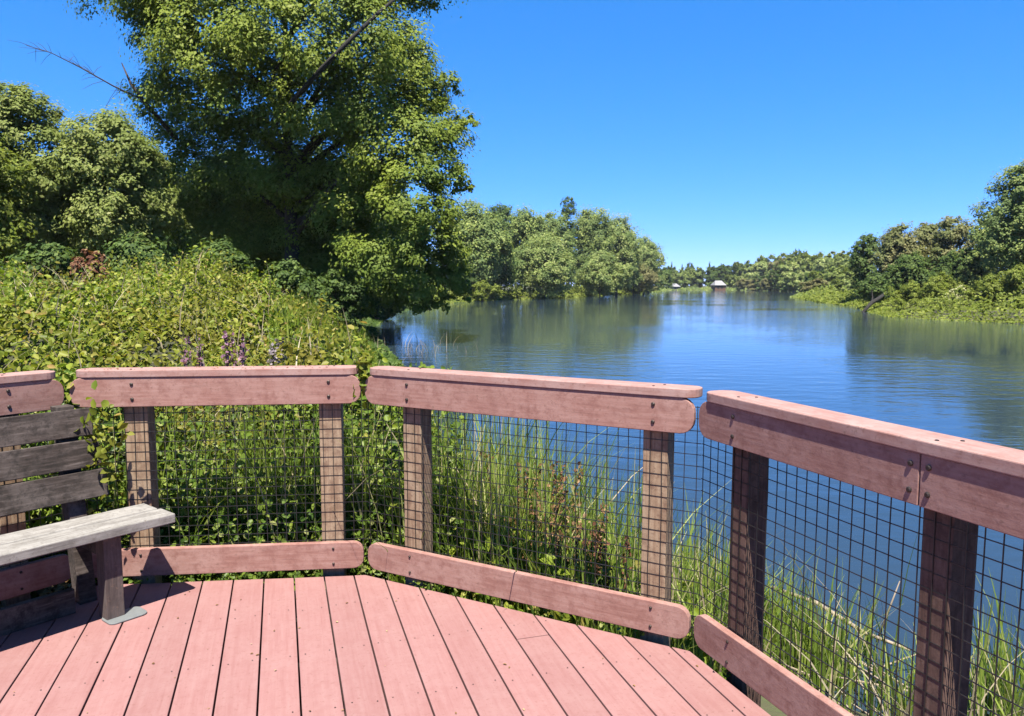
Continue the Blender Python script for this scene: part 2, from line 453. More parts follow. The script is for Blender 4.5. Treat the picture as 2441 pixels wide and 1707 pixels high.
# ------------------------------------------------------------------ railing sections
def round_rect(a0, a1, b0, b1, r, k=5):
    pts = []
    for (cx, cy, s) in ((a1 - r, b0 + r, -PI/2), (a1 - r, b1 - r, 0), (a0 + r, b1 - r, PI/2), (a0 + r, b0 + r, PI)):
        for i in range(k + 1):
            t = s + (PI/2) * i / k
            pts.append((cx + r * math.cos(t), cy + r * math.sin(t)))
    return pts

X_, Y_, Z_ = Vector((1, 0, 0)), Vector((0, 1, 0)), Vector((0, 0, 1))

def bolt_mb(p, axis, r=0.009, h=0.006):
    m = MB(); p = Vector(p); a = Vector(axis)
    m.tube([p - a * 0.004, p + a * h * 0.6, p + a * h], [r, r, r * 0.6], 10)
    return m

def along(A, B, px, yoff):
    """distance along A->B (offset outwards) under photo column px"""
    e = (B - A).normalized(); n = Vector((-e.y, e.x, 0))
    o = A + n * yoff
    k = (px - CX) / F_ / 0.995
    # x = k*y on the ray ; o + e*t
    return (o.x - k * o.y) / (k * e.y - e.x)

KICK = (0.035, 0.178); RAIL = (0.924, 1.075); CAPZ = (1.075, 1.113)

def section(A, B, posts, label, u0=0.012, u1=0.012, c0=0.03, c1=0.03, split=None, over=0.006, stain_shade=(), wire_u=(-0.012, 0.012)):
    L = (B - A).length
    ang = math.atan2(B.y - A.y, B.x - A.x)
    root = empty('railing_section', A, ang, label, 'railing', 'railing sections around the deck')
    end = L - u1
    k = MB().prism(round_rect(u0, end, *KICK, 0.055), (Vector((0, 0.033, 0)), X_, Z_, -Y_), 0.033).build('kick_board', M['rail'], root, 0.003)
    spans = [(u0, end)] if split is None else [(u0, split - 0.002), (split + 0.002, end)]
    rails = []
    for i, (a, b) in enumerate(spans):
        if split is None: poly = round_rect(a, b, *RAIL, 0.06)
        elif i == 0:
            poly = [p for p in round_rect(a, b + 0.2, *RAIL, 0.06) if p[0] < b] ; poly = [(b, RAIL[0])] + [(b, RAIL[1])] + [p for p in poly]
        else: poly = [(a, RAIL[0]), (b, RAIL[0]), (b, RAIL[1]), (a, RAIL[1])]
        rails.append(MB().prism(poly, (Vector((0, 0.033, 0)), X_, Z_, -Y_), 0.033).build('rail_board', M['rail'], root, 0.003))
    cap = MB().prism(round_rect(c0, L - c1, -over, 0.135, 0.06), (Vector((0, 0, CAPZ[0])), X_, Y_, Z_), CAPZ[1] - CAPZ[0]).build('cap_rail', M['cap'], root, 0.004)
    for i_, (u, w) in enumerate(posts):
        MB().box(u - w/2, u + w/2, 0.0375, 0.0375 + min(w, 0.1), -1.0, CAPZ[0] - 0.001).build('post', M['post_stain_shade' if i_ in stain_shade else 'post'], root, 0.004)
        near_split = split is not None and abs(u - split) < 0.1
        for z in (RAIL[0] + 0.04, RAIL[1] - 0.035):
            for du in ((-0.03, 0.03) if near_split else (0,)):
                bo = bolt_mb((u + du if not near_split else split + du, 0, z), (0, -1, 0), 0.0085).build('bolt', M['bolt'], rails[0 if (split is None or u + du < split) else 1])
        for z in (KICK[0] + 0.03, KICK[1] - 0.03):
            bolt_mb((u + 0.005, 0, z), (0, -1, 0), 0.0065).build('bolt', M['bolt'], k)
        for y in (0.03, 0.09):
            bolt_mb((u + (0.02 if y > 0.05 else -0.01), y, CAPZ[1]), (0, 0, 1), 0.006, 0.003).build('screw', M['bolt'], cap)
    # welded wire mesh: 50 mm squares stapled to the posts' inner faces
    w = MB()
    a, b = wire_u[0], L + wire_u[1]
    r = 0.0015
    n = int((b - a) / 0.05)
    def wire(p, q, off):
        for k in range(4):
            t0, t1 = k / 4, (k + 1) / 4
            j0, j1 = (0 if k == 0 else js[k]), (0 if k == 3 else js[k + 1])
            if off == 'v':
                v = [(p + (q - p) * t + jj + dx, 0.0335 + dy, 0.05 + 0.99 * t) for t, jj in ((t0, j0), (t1, j1)) for dx, dy in ((-r, 0), (r, 0), (r, 2*r*.8), (-r, 2*r*.8))]
            else:
                v = [(a + (b - a) * t, 0.0335 + 2*r*.8 + dy, p + (q - p) * t + jj + dz) for t, jj in ((t0, j0), (t1, j1)) for dz, dy in ((-r, 0), (-r, 2*r*.8), (r, 2*r*.8), (r, 0))]
            w.add(v, [(0, 1, 5, 4), (1, 2, 6, 5), (2, 3, 7, 6), (3, 0, 4, 7)])
    for i in range(n + 1):
        u = a + 0.015 + i * 0.05
        if u > b - 0.003: break
        js = [random.gauss(0, 0.0016) for _ in range(5)]
        wire(u + random.gauss(0, 0.001), u + random.gauss(0, 0.001), 'v')
    z = 0.085
    while z < 1.04:
        js = [random.gauss(0, 0.002) for _ in range(5)]
        wire(z + random.gauss(0, 0.0012), z + random.gauss(0, 0.0012), 'h'); z += 0.05
    w.build('wire_mesh', M['wire'], root)
    return root

uB = [along(K0, K1, p, 0.04) for p in (318, 784)]
uC = [along(K1, K2, p, 0.04) for p in (980, 1566)]
uD = [along(K2, K3, p, 0.04) for p in (1772, 2258)]
LA = (K0 - KA).length
section(KA, K0, [(LA - 0.26, 0.11), (0.5, 0.11)], 'pink railing section behind the bench, cut by the left edge of the photo', c1=0.03)
section(K0, K1, [(u, 0.115) for u in uB], 'straight pink railing section facing the camera, between the bench and the deck corner', c0=0.03, c1=0.022)
section(K1, K2, [(u, 0.11) for u in uC], 'sunlit pink railing section in the middle, slanting with brown reeds behind its mesh', c0=0.022, c1=0.0)
section(K2, K3, [(u, 0.098) for u in uD] + [(2.6, 0.098)], 'shaded railing section nearest the camera, running along the open water on the right', c0=0.035, c1=0.03, split=uD[1] - 0.035, over=0.008, stain_shade=(0, 1, 2))

# ------------------------------------------------------------------ bench
bdir = Vector((0.63, 0.777, 0)).normalized()
bench = empty('bench', Vector((-1.615, 3.55, 0)), math.atan2(bdir.y, bdir.x), 'weathered grey wooden bench with slatted back in front of the left railing', 'bench')
BL = -2.3
for y0, y1, e in ((0.0, 0.142, 0.0), (0.152, 0.294, -0.012)):
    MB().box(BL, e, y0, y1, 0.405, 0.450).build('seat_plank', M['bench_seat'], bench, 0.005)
lean = 0.16
for k, e in enumerate((-0.13, -0.15, -0.17)):
    z0 = 0.500 + k * 0.152; h = 0.136
    ax = Vector((0, lean, 1)).normalized()
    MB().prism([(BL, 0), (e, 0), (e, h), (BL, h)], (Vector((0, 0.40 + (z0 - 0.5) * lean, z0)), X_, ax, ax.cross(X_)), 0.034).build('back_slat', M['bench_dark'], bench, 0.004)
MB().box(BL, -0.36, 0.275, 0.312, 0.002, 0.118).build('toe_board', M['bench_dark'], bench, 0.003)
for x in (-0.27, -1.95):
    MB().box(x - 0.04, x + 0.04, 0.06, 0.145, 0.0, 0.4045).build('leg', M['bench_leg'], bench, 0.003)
    ax = Vector((0, lean, 1)).normalized()
    m = MB().prism([(-0.04, 0), (0.04, 0), (0.04, 0.92), (-0.04, 0.92)], (Vector((x, 0.325 + 0.036, 0.0)), X_, ax, X_.cross(ax)), -0.0)
    m = MB()
    for (a, b) in ((0.0, 0.95),):
        p0 = Vector((x - 0.04, 0.437 - 0.5 * lean, 0)); 
        v = []
        for zz in (a, b):
            yy = 0.437 + (zz - 0.5) * lean
            v += [(x - 0.04, yy, zz), (x + 0.04, yy, zz), (x + 0.04, yy + 0.08, zz), (x - 0.04, yy + 0.08, zz)]
        m.add(v, [(3,2,1,0),(4,5,6,7),(0,1,5,4),(1,2,6,5),(2,3,7,6),(3,0,4,7)])
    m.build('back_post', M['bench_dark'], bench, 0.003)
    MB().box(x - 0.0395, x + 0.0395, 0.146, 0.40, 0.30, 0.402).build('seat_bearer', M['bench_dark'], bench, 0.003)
    pl = MB().prism(round_rect(x - 0.05, x + 0.125, 0.0, 0.12, 0.03), (Vector((0, 0, 0.002)), X_, Y_, Z_), 0.007).build('foot_plate', M['plate'], bench, 0.002)

# ------------------------------------------------------------------ leafy things
def wobble(D, k, amp):
    """lumpy radius factor over directions D"""
    ph = rng.uniform(0, 6.28, (6,)); fr = rng.normal(size=(6, 3)) * k
    return 1 + amp * np.mean([np.sin(D @ fr[i] + ph[i]) for i in range(6)], axis=0) * 2

def dirs(n):
    return unit(rng.normal(size=(n, 3)))

def lobe_leaves(c, r, n, leaf, shape='quad', clump=0.28, n_clump=None, flat=0.8, low=-0.45, outward=0.9, jit=0.35):
    """leaves gathered in clumps on the outside of one lobe of a crown"""
    c = np.asarray(c, float); r = np.asarray(r, float) * np.ones(3)
    k = n_clump or max(8, int(26 * (np.mean(r) ** 0.7)))
    D = dirs(k * 3); D = D[D[:, 2] > low][:k]
    k = len(D)
    R = wobble(D, 2.5, 0.12) * rng.uniform(0.68, 1.06, k)
    CC = c + D * r * R[:, None]
    idx = rng.integers(0, k, n)
    cr = np.mean(r) * clump * rng.uniform(0.6, 1.3, k)
    L = rng.normal(size=(n, 3)) * 0.46
    L *= np.minimum(1, 1.15 / np.maximum(np.linalg.norm(L, axis=1, keepdims=True), 1e-6))
    L[:, 2] *= flat
    loose = rng.uniform(size=n) < 0.13
    P = CC[idx] + L * (cr[idx] * np.where(loose, 1.5, 1.0))[:, None]
    nr = L * 0.8 + D[idx] * outward + np.array([-0.05, -0.35, 0.75]) + rng.normal(size=(n, 3)) * jit
    return cards(P, nr, leaf * rng.uniform(0.5, 1.35, n), shape)

def limb_tube(m, p0, p1, r0, r1, bend=0.12, n=5, sides=7):
    p0, p1 = Vector(p0), Vector(p1); L = (p1 - p0).length
    off = Vector((random.uniform(-1, 1), random.uniform(-1, 1), random.uniform(0, 1))) * L * bend
    pts = [p0.lerp(p1, i/(n-1)) + off * math.sin(PI * i/(n-1)) for i in range(n)]
    m.tube(pts, [r0 + (r1 - r0) * i/(n-1) for i in range(n)], sides)

def tree(name, base, lobes, leafmat, barkmat, leaf, dens, label, cat='tree', group=None, trunk_r=0.2, shape='quad', clump=0.28, lean=(0, 0), extra=None):
    """lobes: (dx, dy, z, r or (rx,ry,rz)) relative to base"""
    root = empty(name, base, 0, label, cat, group)
    parts = []
    for (x, y, z, r) in lobes:
        rm = float(np.mean(r))
        parts.append(lobe_leaves((x, y, z), r, int(2.0 * dens * rm * rm * 12.6 / (leaf * leaf * 0.31)), leaf, shape, clump))
    V, Q = join(*parts)
    np_mesh('crown', V, Q, leafmat, root)
    m = MB()
    top = max(l[2] for l in lobes); zc = np.mean([l[2] for l in lobes])
    fork = Vector((lean[0], lean[1], zc * 0.55))
    limb_tube(m, (0, 0, -0.3), fork, trunk_r, trunk_r * 0.7, 0.03)
    limb_tube(m, fork, Vector((lean[0] * 1.5, lean[1], top)), trunk_r * 0.7, trunk_r * 0.15, 0.05)
    for (x, y, z, r) in lobes:
        if z < 0.42 * top: continue
        limb_tube(m, Vector((lean[0], lean[1], 0)) * 1.2 + Vector((0, 0, min(top * 0.92, max(0.2 * zc, z - 0.5 * math.hypot(x, y))))), (x, y, z), trunk_r * 0.3, trunk_r * 0.07)
    m.build('trunk', barkmat, root, smooth=True)
    if extra: extra(root)
    return root

# ---- big tree over the water: lobes surveyed from its outline, each at its own depth
BY = 31.0
bigbase = at_depth(700, 712, BY + 1); bigbase.z = float(ground_z(np.array([bigbase.x]), np.array([bigbase.y]))[0])
BIG = [  # photo column, row, radius (in photo px), depth offset in metres
    (318, -30, 120, 0), (430, 10, 140, -1.5), (560, -70, 190, -1), (760, -90, 200, -1), (920, -60, 140, 0), (1010, -35, 60, 0),
    (500, 120, 150, -2.5), (400, 105, 80, -1), (680, 130, 160, -3), (840, 110, 140, -2.5), (930, 150, 100, -1),
    (440, 255, 120, 0), (600, 265, 130, -1.2), (760, 280, 130, -1.4), (900, 270, 140, -0.8), (990, 240, 75, -0.5), (1060, 205, 34, -0.5),
    (420, 390, 95, 1.8), (550, 400, 130, 1.2), (690, 420, 130, 1.4), (850, 400, 130, 0.2), (970, 370, 120, -2), (1060, 330, 66, -1), (1112, 288, 26, -1), (1060, 425, 62, -1.5), (1100, 450, 26, -1.5),
    (440, 520, 105, 2.4), (570, 540, 120, 3.0), (720, 560, 130, 3.2), (860, 540, 110, -0.6), (980, 490, 100, -3), (1050, 520, 50, -2),
    (920, 630, 100, -2.4), (1020, 600, 85, -2.7), (1085, 620, 45, -1.5), (760, 660, 90, 2.2), (860, 680, 70, 0.2), (1000, 680, 65, -2.2), (1075, 680, 48, -1.2), (620, 640, 90, 3.4), (930, 705, 40, -1.6), (1088, 672, 40, -1), (1062, 640, 55, -1.2), (1095, 705, 26, -0.6), (870, 725, 50, 1.5), (980, 725, 42, -1.2), (1040, 725, 34, -1), (560, 620, 110, 4), (680, 590, 120, 4.2), (800, 610, 120, 3.6), (650, 480, 130, 3.4), (790, 480, 130, 3)]

def big_extra(root):
    m = MB()     # the dark limb that shows on the front of the crown
    pts = [at_depth(655, 300, BY - 1.5), at_depth(700, 238, BY - 3.5), at_depth(768, 163, BY - 4.9), at_depth(826, 103, BY - 5.1), at_depth(903, 30, BY - 4.6), at_depth(950, -10, BY - 4.5)]
    m.tube([p - bigbase for p in pts], [0.07, 0.085, 0.085, 0.075, 0.06, 0.04], 8)
    m.build('limb', M['dark_bark'], root, smooth=True); m = MB()
    pts = [at_depth(420, 330, BY + 0.2), at_depth(350, 250, BY - 1.4), at_depth(312, 200, BY - 1.6), at_depth(290, 150, BY - 1.4)]
    m.tube([p - bigbase for p in pts], [0.10, 0.08, 0.05, 0.02], 7)
    m.build('limb', M['bark'], root, smooth=True)
    m = MB()     # the bare branch against the sky
    tip = [at_depth(340, 238, BY - 0.6), at_depth(270, 205, BY - 1), at_depth(190, 160, BY - 1.5), at_depth(120, 125, BY - 1.8), at_depth(62, 108, BY - 2)]
    tip = [p - bigbase for p in tip]
    m.tube(tip, [0.036, 0.030, 0.023, 0.016, 0.008], 6)
    for i in range(26):
        t = random.uniform(0.1, 0.97) * 4; k = int(t)
        p = tip[k].lerp(tip[k + 1], t - k)
        d = (tip[-1] - tip[0]).normalized() * random.uniform(0.3, 1) + Vector((random.uniform(-.6, .6), random.uniform(-.6, .6), random.uniform(-0.9, 0.6)))
        q = p + d.normalized() * random.uniform(0.35, 1.1)
        m.tube([p, p.lerp(q, 0.5) + Vector((0, 0, 0.05)), q], [0.010, 0.007, 0.004], 4)
    m.build('dead_branch', M['bark'], root)

S30 = 1 / F_
lobes = []
for (px, py, r, dy) in BIG:
    p = at_depth(px, py, BY + dy) - bigbase
    lobes.append((p.x, p.y, p.z, r * S30 * (BY + dy)))
tree('broadleaf_tree', bigbase, lobes, M['leaf_big'], M['bark'], 0.135, 0.52,
     'huge broadleaf tree with a dark hollow crown leaning out over the river on the left', trunk_r=0.42, clump=0.30, extra=big_extra)

# ---- trees left of it and the wood behind
def photo_tree(name, px, top, w, Y, base_row, mat, leaf, dens, label, bark='bark', group=None, cat='tree', n=11, sq=1.0, shape='quad', seed=None, clump=0.3):
    """a tree standing at depth Y whose crown spans w photo px and rises to the row top"""
    b = at_depth(px, 700, Y); b.z = float(ground_z(np.array([b.x]), np.array([b.y]))[0])
    H = EYE + (YH - top) * Y / F_ - b.z; W = w * Y / F_
    lo = max(0.12 * H, EYE + (YH - base_row) * Y / F_ - b.z)
    st = random.Random(seed if seed is not None else int(px * 7 + top))
    lobes = []
    span = H - lo
    rr = (0.27 if W > 0.5 * span else 0.42) * min(W, span * 1.1)
    for i in range(n):
        t = (i + 0.5) / n
        z = lo + rr * 0.7 + (span - rr * 1.5) * t
        env = (1 - abs(t - 0.38) ** 2 * 1.7) * (1.0 if t > 0.38 else 0.9 + 0.1 * t / 0.38)
        a = i * 2.4 + st.uniform(-0.5, 0.5)
        r = rr * st.uniform(0.75, 1.1) * (0.72 + 0.3 * env)
        q = max(0, W / 2 * env - r * 0.8) * st.uniform(0.75, 1.08)
        lobes.append((q * math.cos(a), q * math.sin(a) * 0.8, min(z, H - r * 0.95), r))
    for t in (0.15, 0.45, 0.75): lobes.append((0, 0, lo + span * t, min(rr * 1.2, W * 0.34)))
    return tree(name, b, lobes, M[mat], M[bark], leaf, dens, label, cat, group, trunk_r=max(0.05, 0.02 * H), shape=shape, clump=clump)

T = photo_tree
T('broadleaf_tree', 70, 205, 270, 26, 640, 'leaf_left', 0.12, 0.55, 'pale green tree at the left edge of the photo, under the bare branch', n=13)
T('broadleaf_tree', 352, 335, 170, 27.5, 650, 'leaf_left', 0.12, 0.55, 'low green tree tucked against the left side of the huge tree', n=10)
T('broadleaf_tree', 265, 272, 280, 26.5, 640, 'leaf_left', 0.12, 0.55, 'smaller green tree filling the gap left of the huge tree', n=12)
T('broadleaf_tree', -90, 300, 330, 23, 640, 'leaf_lime', 0.15, 0.5, 'yellow green tree half cut off by the left edge of the photo', n=12)
for px, top in ((-20, 420), (170, 430), (370, 400), (560, 380), (740, 380), (900, 430)):
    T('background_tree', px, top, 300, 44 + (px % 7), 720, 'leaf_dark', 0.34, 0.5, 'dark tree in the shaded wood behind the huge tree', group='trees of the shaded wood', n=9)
for px, top, w, Y in ((120, 590, 260, 19), (330, 575, 240, 21), (520, 590, 220, 23), (690, 630, 200, 25), (800, 650, 200, 28), (845, 670, 170, 37), (912, 680, 140, 50), (965, 690, 120, 70), (1035, 640, 150, 100), (1100, 650, 120, 109)):
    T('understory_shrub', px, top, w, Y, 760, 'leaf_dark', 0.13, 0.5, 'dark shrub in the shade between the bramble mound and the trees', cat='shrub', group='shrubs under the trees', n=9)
T('dry_shrub', 215, 600, 90, 13.5, 680, 'russet', 0.10, 0.4, 'rust brown dead shrub behind the crest of the bramble mound', cat='shrub', n=6)

# ---- far bank on the left
LB = 'trees along the far left bank'
T('bank_tree', 1120, 500, 190, 112, 715, 'leaf_mid', 0.38, 0.55, 'green bank tree just right of the huge tree across the inlet', group=LB, n=11)
T('bank_tree', 1190, 485, 120, 140, 705, 'leaf_dark', 0.41, 0.55, 'dull dark bank tree rising behind its greener neighbours, left of the thin tall one', group=LB, n=9)
T('bank_tree', 1250, 497, 130, 132, 705, 'leaf_mid', 0.38, 0.55, 'round green bank tree left of the thin tall tree', group=LB, n=10)
T('bank_tree', 1165, 565, 140, 116, 712, 'leaf_dark', 0.34, 0.55, 'low dark bank tree near the water beside the inlet', group=LB, n=9)
T('bank_tree', 1352, 462, 46, 160, 640, 'leaf_dark', 0.38, 0.55, 'thin tall dark tree standing above the whole far left bank', group=LB, n=7)
T('bank_tree', 1310, 510, 140, 145, 700, 'leaf_mid', 0.41, 0.55, 'green bank tree below the thin tall tree', group=LB, n=10)
T('willow_tree', 1300, 575, 190, 124, 712, 'leaf_pale', 0.32, 0.55, 'pale rounded willow at the waterside of the far left bank', group=LB, n=11)
T('bank_tree', 1410, 495, 130, 165, 700, 'leaf_mid', 0.41, 0.55, 'bank tree right of the thin tall tree with a ragged top', group=LB, n=10)
T('bank_tree', 1470, 525, 140, 172, 702, 'leaf_pale', 0.41, 0.55, 'pale yellowish tree on the sloping right shoulder of the left bank wood', group=LB, n=10)
T('bank_tree', 1535, 570, 110, 200, 698, 'leaf_pale', 0.45, 0.55, 'last pale tree at the right tip of the left bank wood', group=LB, n=9)
T('willow_tree', 1430, 610, 150, 152, 706, 'leaf_pale', 0.34, 0.55, 'low grey green willow right of the pale rounded willow', group=LB, n=9)
T('willow_tree', 1510, 625, 130, 178, 704, 'leaf_olive', 0.38, 0.55, 'low brownish willow near the tip of the left bank', group=LB, n=9)
for px, top, Y in ((1150, 600, 150), (1235, 605, 165), (1320, 600, 175), (1400, 605, 190), (1480, 612, 205), (1545, 630, 225)):
    T('background_tree', px, top, 150, Y, 716, 'leaf_dark', 0.6, 0.5, 'dark tree filling the shade behind the far left bank', group='shade trees of the far left bank', n=8)
for px, top, w, Y, l in ((1150, 672, 130, 107, 'lime green shrub at the foot of the left bank beside the inlet'), (1235, 690, 130, 119, 'lime green shrub at the foot of the left bank below the willow'),
                         (1340, 694, 140, 131, 'lime green shrub at the foot of the left bank, furthest right')):
    T('bank_shrub', px, top, w, Y, 716, 'leaf_lime', 0.22, 0.55, l, cat='shrub', group='shrubs on the left bank', n=8)

# ---- end of the river
FG = 'trees at the end of the river'
def proto(name, mat, leaf, dens, conic):
    lobes = []
    st = random.Random(5 if conic else 6)
    for i in range(9):
        t = i / 8
        r = (0.30 * (1 - t) + 0.07) if conic else 0.26 * st.uniform(0.75, 1.1)
        q = 0.0 if conic else 0.26 * (1 - abs(t - 0.4) ** 2) * st.uniform(0.4, 1)
        a = st.uniform(0, 6.28)
        lobes.append((q * math.cos(a), q * math.sin(a), 0.16 + 0.74 * t * (1 if conic else 0.85), r))
    root = tree(name, Vector((0, 0, 0)), lobes, M[mat], M['bark'], leaf, dens, 'tree at the end of the river', group=FG, trunk_r=0.02)
    return root
def dup(root, loc, w, h, label, rz):
    r = root.copy(); COL.objects.link(r)
    r.location = loc; r.scale = (w, w, h); r.rotation_euler = (0, 0, rz); r['label'] = label
    for ch in root.children:
        c = ch.copy(); COL.objects.link(c); c.parent = r
    return r
protos = {'c': proto('conifer_tree', 'leaf_dark', 0.06, 0.9, True), 'd': proto('far_tree', 'leaf_dark', 0.06, 0.8, False),
          'm': proto('far_tree', 'leaf_mid', 0.06, 0.8, False), 'o': proto('far_tree', 'leaf_olive', 0.06, 0.8, False), 'p': proto('far_tree', 'leaf_pale', 0.06, 0.8, False)}
LBL = {'c': 'small dark pointed conifer in the tree line at the end of the river', 'd': 'small dark rounded tree in the tree line at the end of the river',
       'm': 'small green tree in the wood where the river bends out of sight', 'o': 'small olive brown tree in the wood where the river bends', 'p': 'small pale green tree in the wood where the river bends'}
FAR = [('d',1590,640,50,360),('c',1600,628,16,400),('m',1615,648,60,350),('c',1625,634,18,400),('d',1648,632,22,400),('m',1655,645,60,365),('d',1690,640,60,365),('c',1690,628,18,400),('d',1722,640,50,370),('c',1718,632,18,400),('c',1742,636,20,400),
       ('d',1750,634,60,372),('c',1775,628,24,385),('d',1790,632,60,365),('p',1800,628,90,350),('m',1850,612,90,350),('o',1880,612,70,300),('m',1905,605,80,290),('d',1905,600,22,300),('p',1930,612,100,260),('m',1965,606,90,250),('p',2000,604,100,240),('m',2035,606,80,220),
       ('d',1870,648,60,262),('p',1915,650,80,220),('d',1950,650,60,185),('p',1985,645,80,170),('m',2020,640,80,150),('o',1960,668,80,150),('p',2035,662,70,120),('o',1795,668,56,322),('d',1832,660,50,318),('p',1760,660,50,345),('o',1850,664,60,290)]
used = set()
for i, (k, px, top, w, Y) in enumerate(FAR):
    b = at_depth(px, 690, Y); b.z = float(ground_z(np.array([b.x]), np.array([b.y]))[0])
    b.z = max(b.z, WATER)
    h = EYE + (YH - top + 5) * Y / F_ - b.z; wd = w * (1.0 if k == 'c' else 0.85) * Y / F_
    if k not in used:
        r = protos[k]; used.add(k); r.location = b; r.scale = (wd, wd, h); r['label'] = LBL[k]
    else: dup(protos[k], b, wd, h, LBL[k], i * 1.3)
    if k != 'c':
        for q in (-1, 1):
            off = Vector((q * wd * 0.42, q * 3.0 + 4, 0))
            dup(protos[k], b + off, wd * random.uniform(0.75, 1.0), h * random.uniform(0.86, 1.05), LBL[k], i * 2.1 + q)

def house(px, row, w, Y, wall, roofm, label, rz):
    b = at_depth(px, 690, Y); b.z = WATER + 0.25
    s = Y / F_
    W = w * s; zt = EYE + (YH - row) * s - b.z
    root = empty('far_house', b, rz, label, 'house')
    MB().box(-W/2, W/2, -2.5, 2.5, -0.6, zt * 0.5).build('wall', wall, root)
    for x in (-W * 0.28, W * 0.05):
        MB().box(x, x + W * 0.18, -2.56, -2.5, zt * 0.12, zt * 0.38).build('window', M['wire'], root)
    m = MB()
    m.add([(-W*.55, -3, zt*.49), (W*.55, -3, zt*.49), (W*.55, 3, zt*.49), (-W*.55, 3, zt*.49), (-W*.3, 0, zt), (W*.3, 0, zt)],
          [(0, 1, 5, 4), (1, 2, 5), (2, 3, 4, 5), (3, 0, 4), (3, 2, 1, 0)])
    m.build('roof', roofm, root)
M['roof_grey'] = plain('pale_roof', (0.26, 0.255, 0.26), 0.7); M['wall_red'] = plain('rust_wall', (0.15, 0.075, 0.045), 0.8); M['wall_white'] = plain('white_wall', (0.2, 0.2, 0.19), 0.8)
house(1712, 669, 26, 338, M['wall_red'], M['roof_grey'], 'house with pale grey roof and rust red wall at the end of the river', 0.1)
house(1608, 676, 16, 340, M['wall_white'], M['roof_grey'], 'small white house peeping past the left bank at the end of the river', 0.2)

# ---- right bank
RB = 'trees along the right bank'
T('bank_tree', 2062, 556, 90, 86, 735, 'leaf_dark', 0.29, 0.55, 'dark green tree at the left end of the right bank', group=RB, n=10)
T('bank_tree', 2140, 540, 130, 80, 720, 'leaf_olive', 0.27, 0.55, 'brown tinged tree second from the left on the right bank', group=RB, n=10)
T('bank_tree', 2210, 528, 110, 83, 715, 'leaf_olive', 0.27, 0.55, 'tall olive brown tree in the middle of the right bank', group=RB, n=10)
T('bank_tree', 2268, 512, 120, 78, 715, 'leaf_olive', 0.27, 0.55, 'olive tree with the higher crown left of the tallest right bank tree', group=RB, n=10)
T('bank_tree', 2345, 520, 110, 70, 715, 'leaf_mid', 0.24, 0.55, 'green tree tucked against the tallest right bank tree', group=RB, n=10)
T('bank_tree', 2432, 385, 200, 62, 715, 'leaf_mid', 0.22, 0.55, 'tallest tree on the right bank, cut by the edge of the photo', group=RB, n=15)
T('bank_tree', 2170, 610, 150, 76, 720, 'leaf_dark', 0.24, 0.55, 'low dark tree in the shade above the fallen trunk on the right bank', group=RB, n=9)
T('bank_tree', 2290, 600, 150, 72, 720, 'leaf_dark', 0.24, 0.55, 'low dark tree behind the cream flowering shrub on the right bank', group=RB, n=9)
parts = []
for i in range(95):
    wx, wy = random.uniform(36, 95), random.uniform(-25, 62)
    if wx < 36 + max(0, (wy - 30)) * 0.12 or (wx - 20) / max(wy, 1) < 0.42 and wy > 40: continue
    wz = float(ground_z(np.array([wx]), np.array([wy]))[0]); r = random.uniform(2.4, 4.2)
    for q in range(3): parts.append(lobe_leaves((wx + random.uniform(-2, 2), wy + random.uniform(-2, 2), wz + r * (0.7 + q * 0.85)), r * (1.1 - 0.2 * q), 800, 0.5))
V, Q = join(*parts)
tag(np_mesh('woodland', V, Q, M['leaf_mid']), 'wood standing behind the right bank', 'wood', kind='stuff')
SG = 'shrubs on the right bank'
for px, top, w, Y, l in ((2170, 673, 108, 66, 'lime shrub on the right bank next to the fallen trunk'), (2240, 659, 132, 64, 'rounded lime shrub left of the cream flowering shrub'),
                         (2355, 663, 132, 58, 'lime shrub right of the cream flowering shrub'), (2425, 636, 156, 56, 'tall lime shrub under the tallest tree at the photo edge'),
                         (2150, 713, 156, 57.5, 'low lime shrub at the very tip of the right bank'), (2250, 713, 168, 53, 'low lime shrub by the water, middle of the right bank'),
                         (2345, 713, 168, 51, 'low lime shrub by the water below the cream flowering shrub'), (2440, 707, 180, 48, 'low lime shrub by the water at the right photo edge')):
    T('bank_shrub', px, top, w, Y, 770, 'leaf_lime', 0.15, 0.55, l, cat='shrub', group=SG, n=9)
T('bank_shrub', 2085, 660, 100, 72, 735, 'leaf_dark', 0.2, 0.5, 'dark shrub hanging over the slanting log at the tip of the right bank', cat='shrub', group=SG, n=8)
T('flowering_shrub', 2292, 686, 80, 60, 730, 'white_petal', 0.14, 0.3, 'cream flowering shrub among lime shrubs on the right bank', cat='shrub', group=SG, n=6)
m = MB(); p0, p1 = at_depth(2062, 738, 64), at_depth(2112, 698, 68)
m.tube([p0 - Vector((0.3, 0, 0.4)), p0.lerp(p1, .3) + Vector((0, 0, .15)), p0.lerp(p1, .7), p1], [0.13, 0.16, 0.15, 0.1], 9)
m.tube([p0.lerp(p1, .3), at_depth(2080, 708, 66), at_depth(2078, 690, 66)], [0.09, 0.06, 0.03], 7)
o = m.build('fallen_log', M['dark_bark'], None, smooth=True); tag(o, 'dark trunk slanting down into the water at the tip of the right bank', 'fallen trunk')

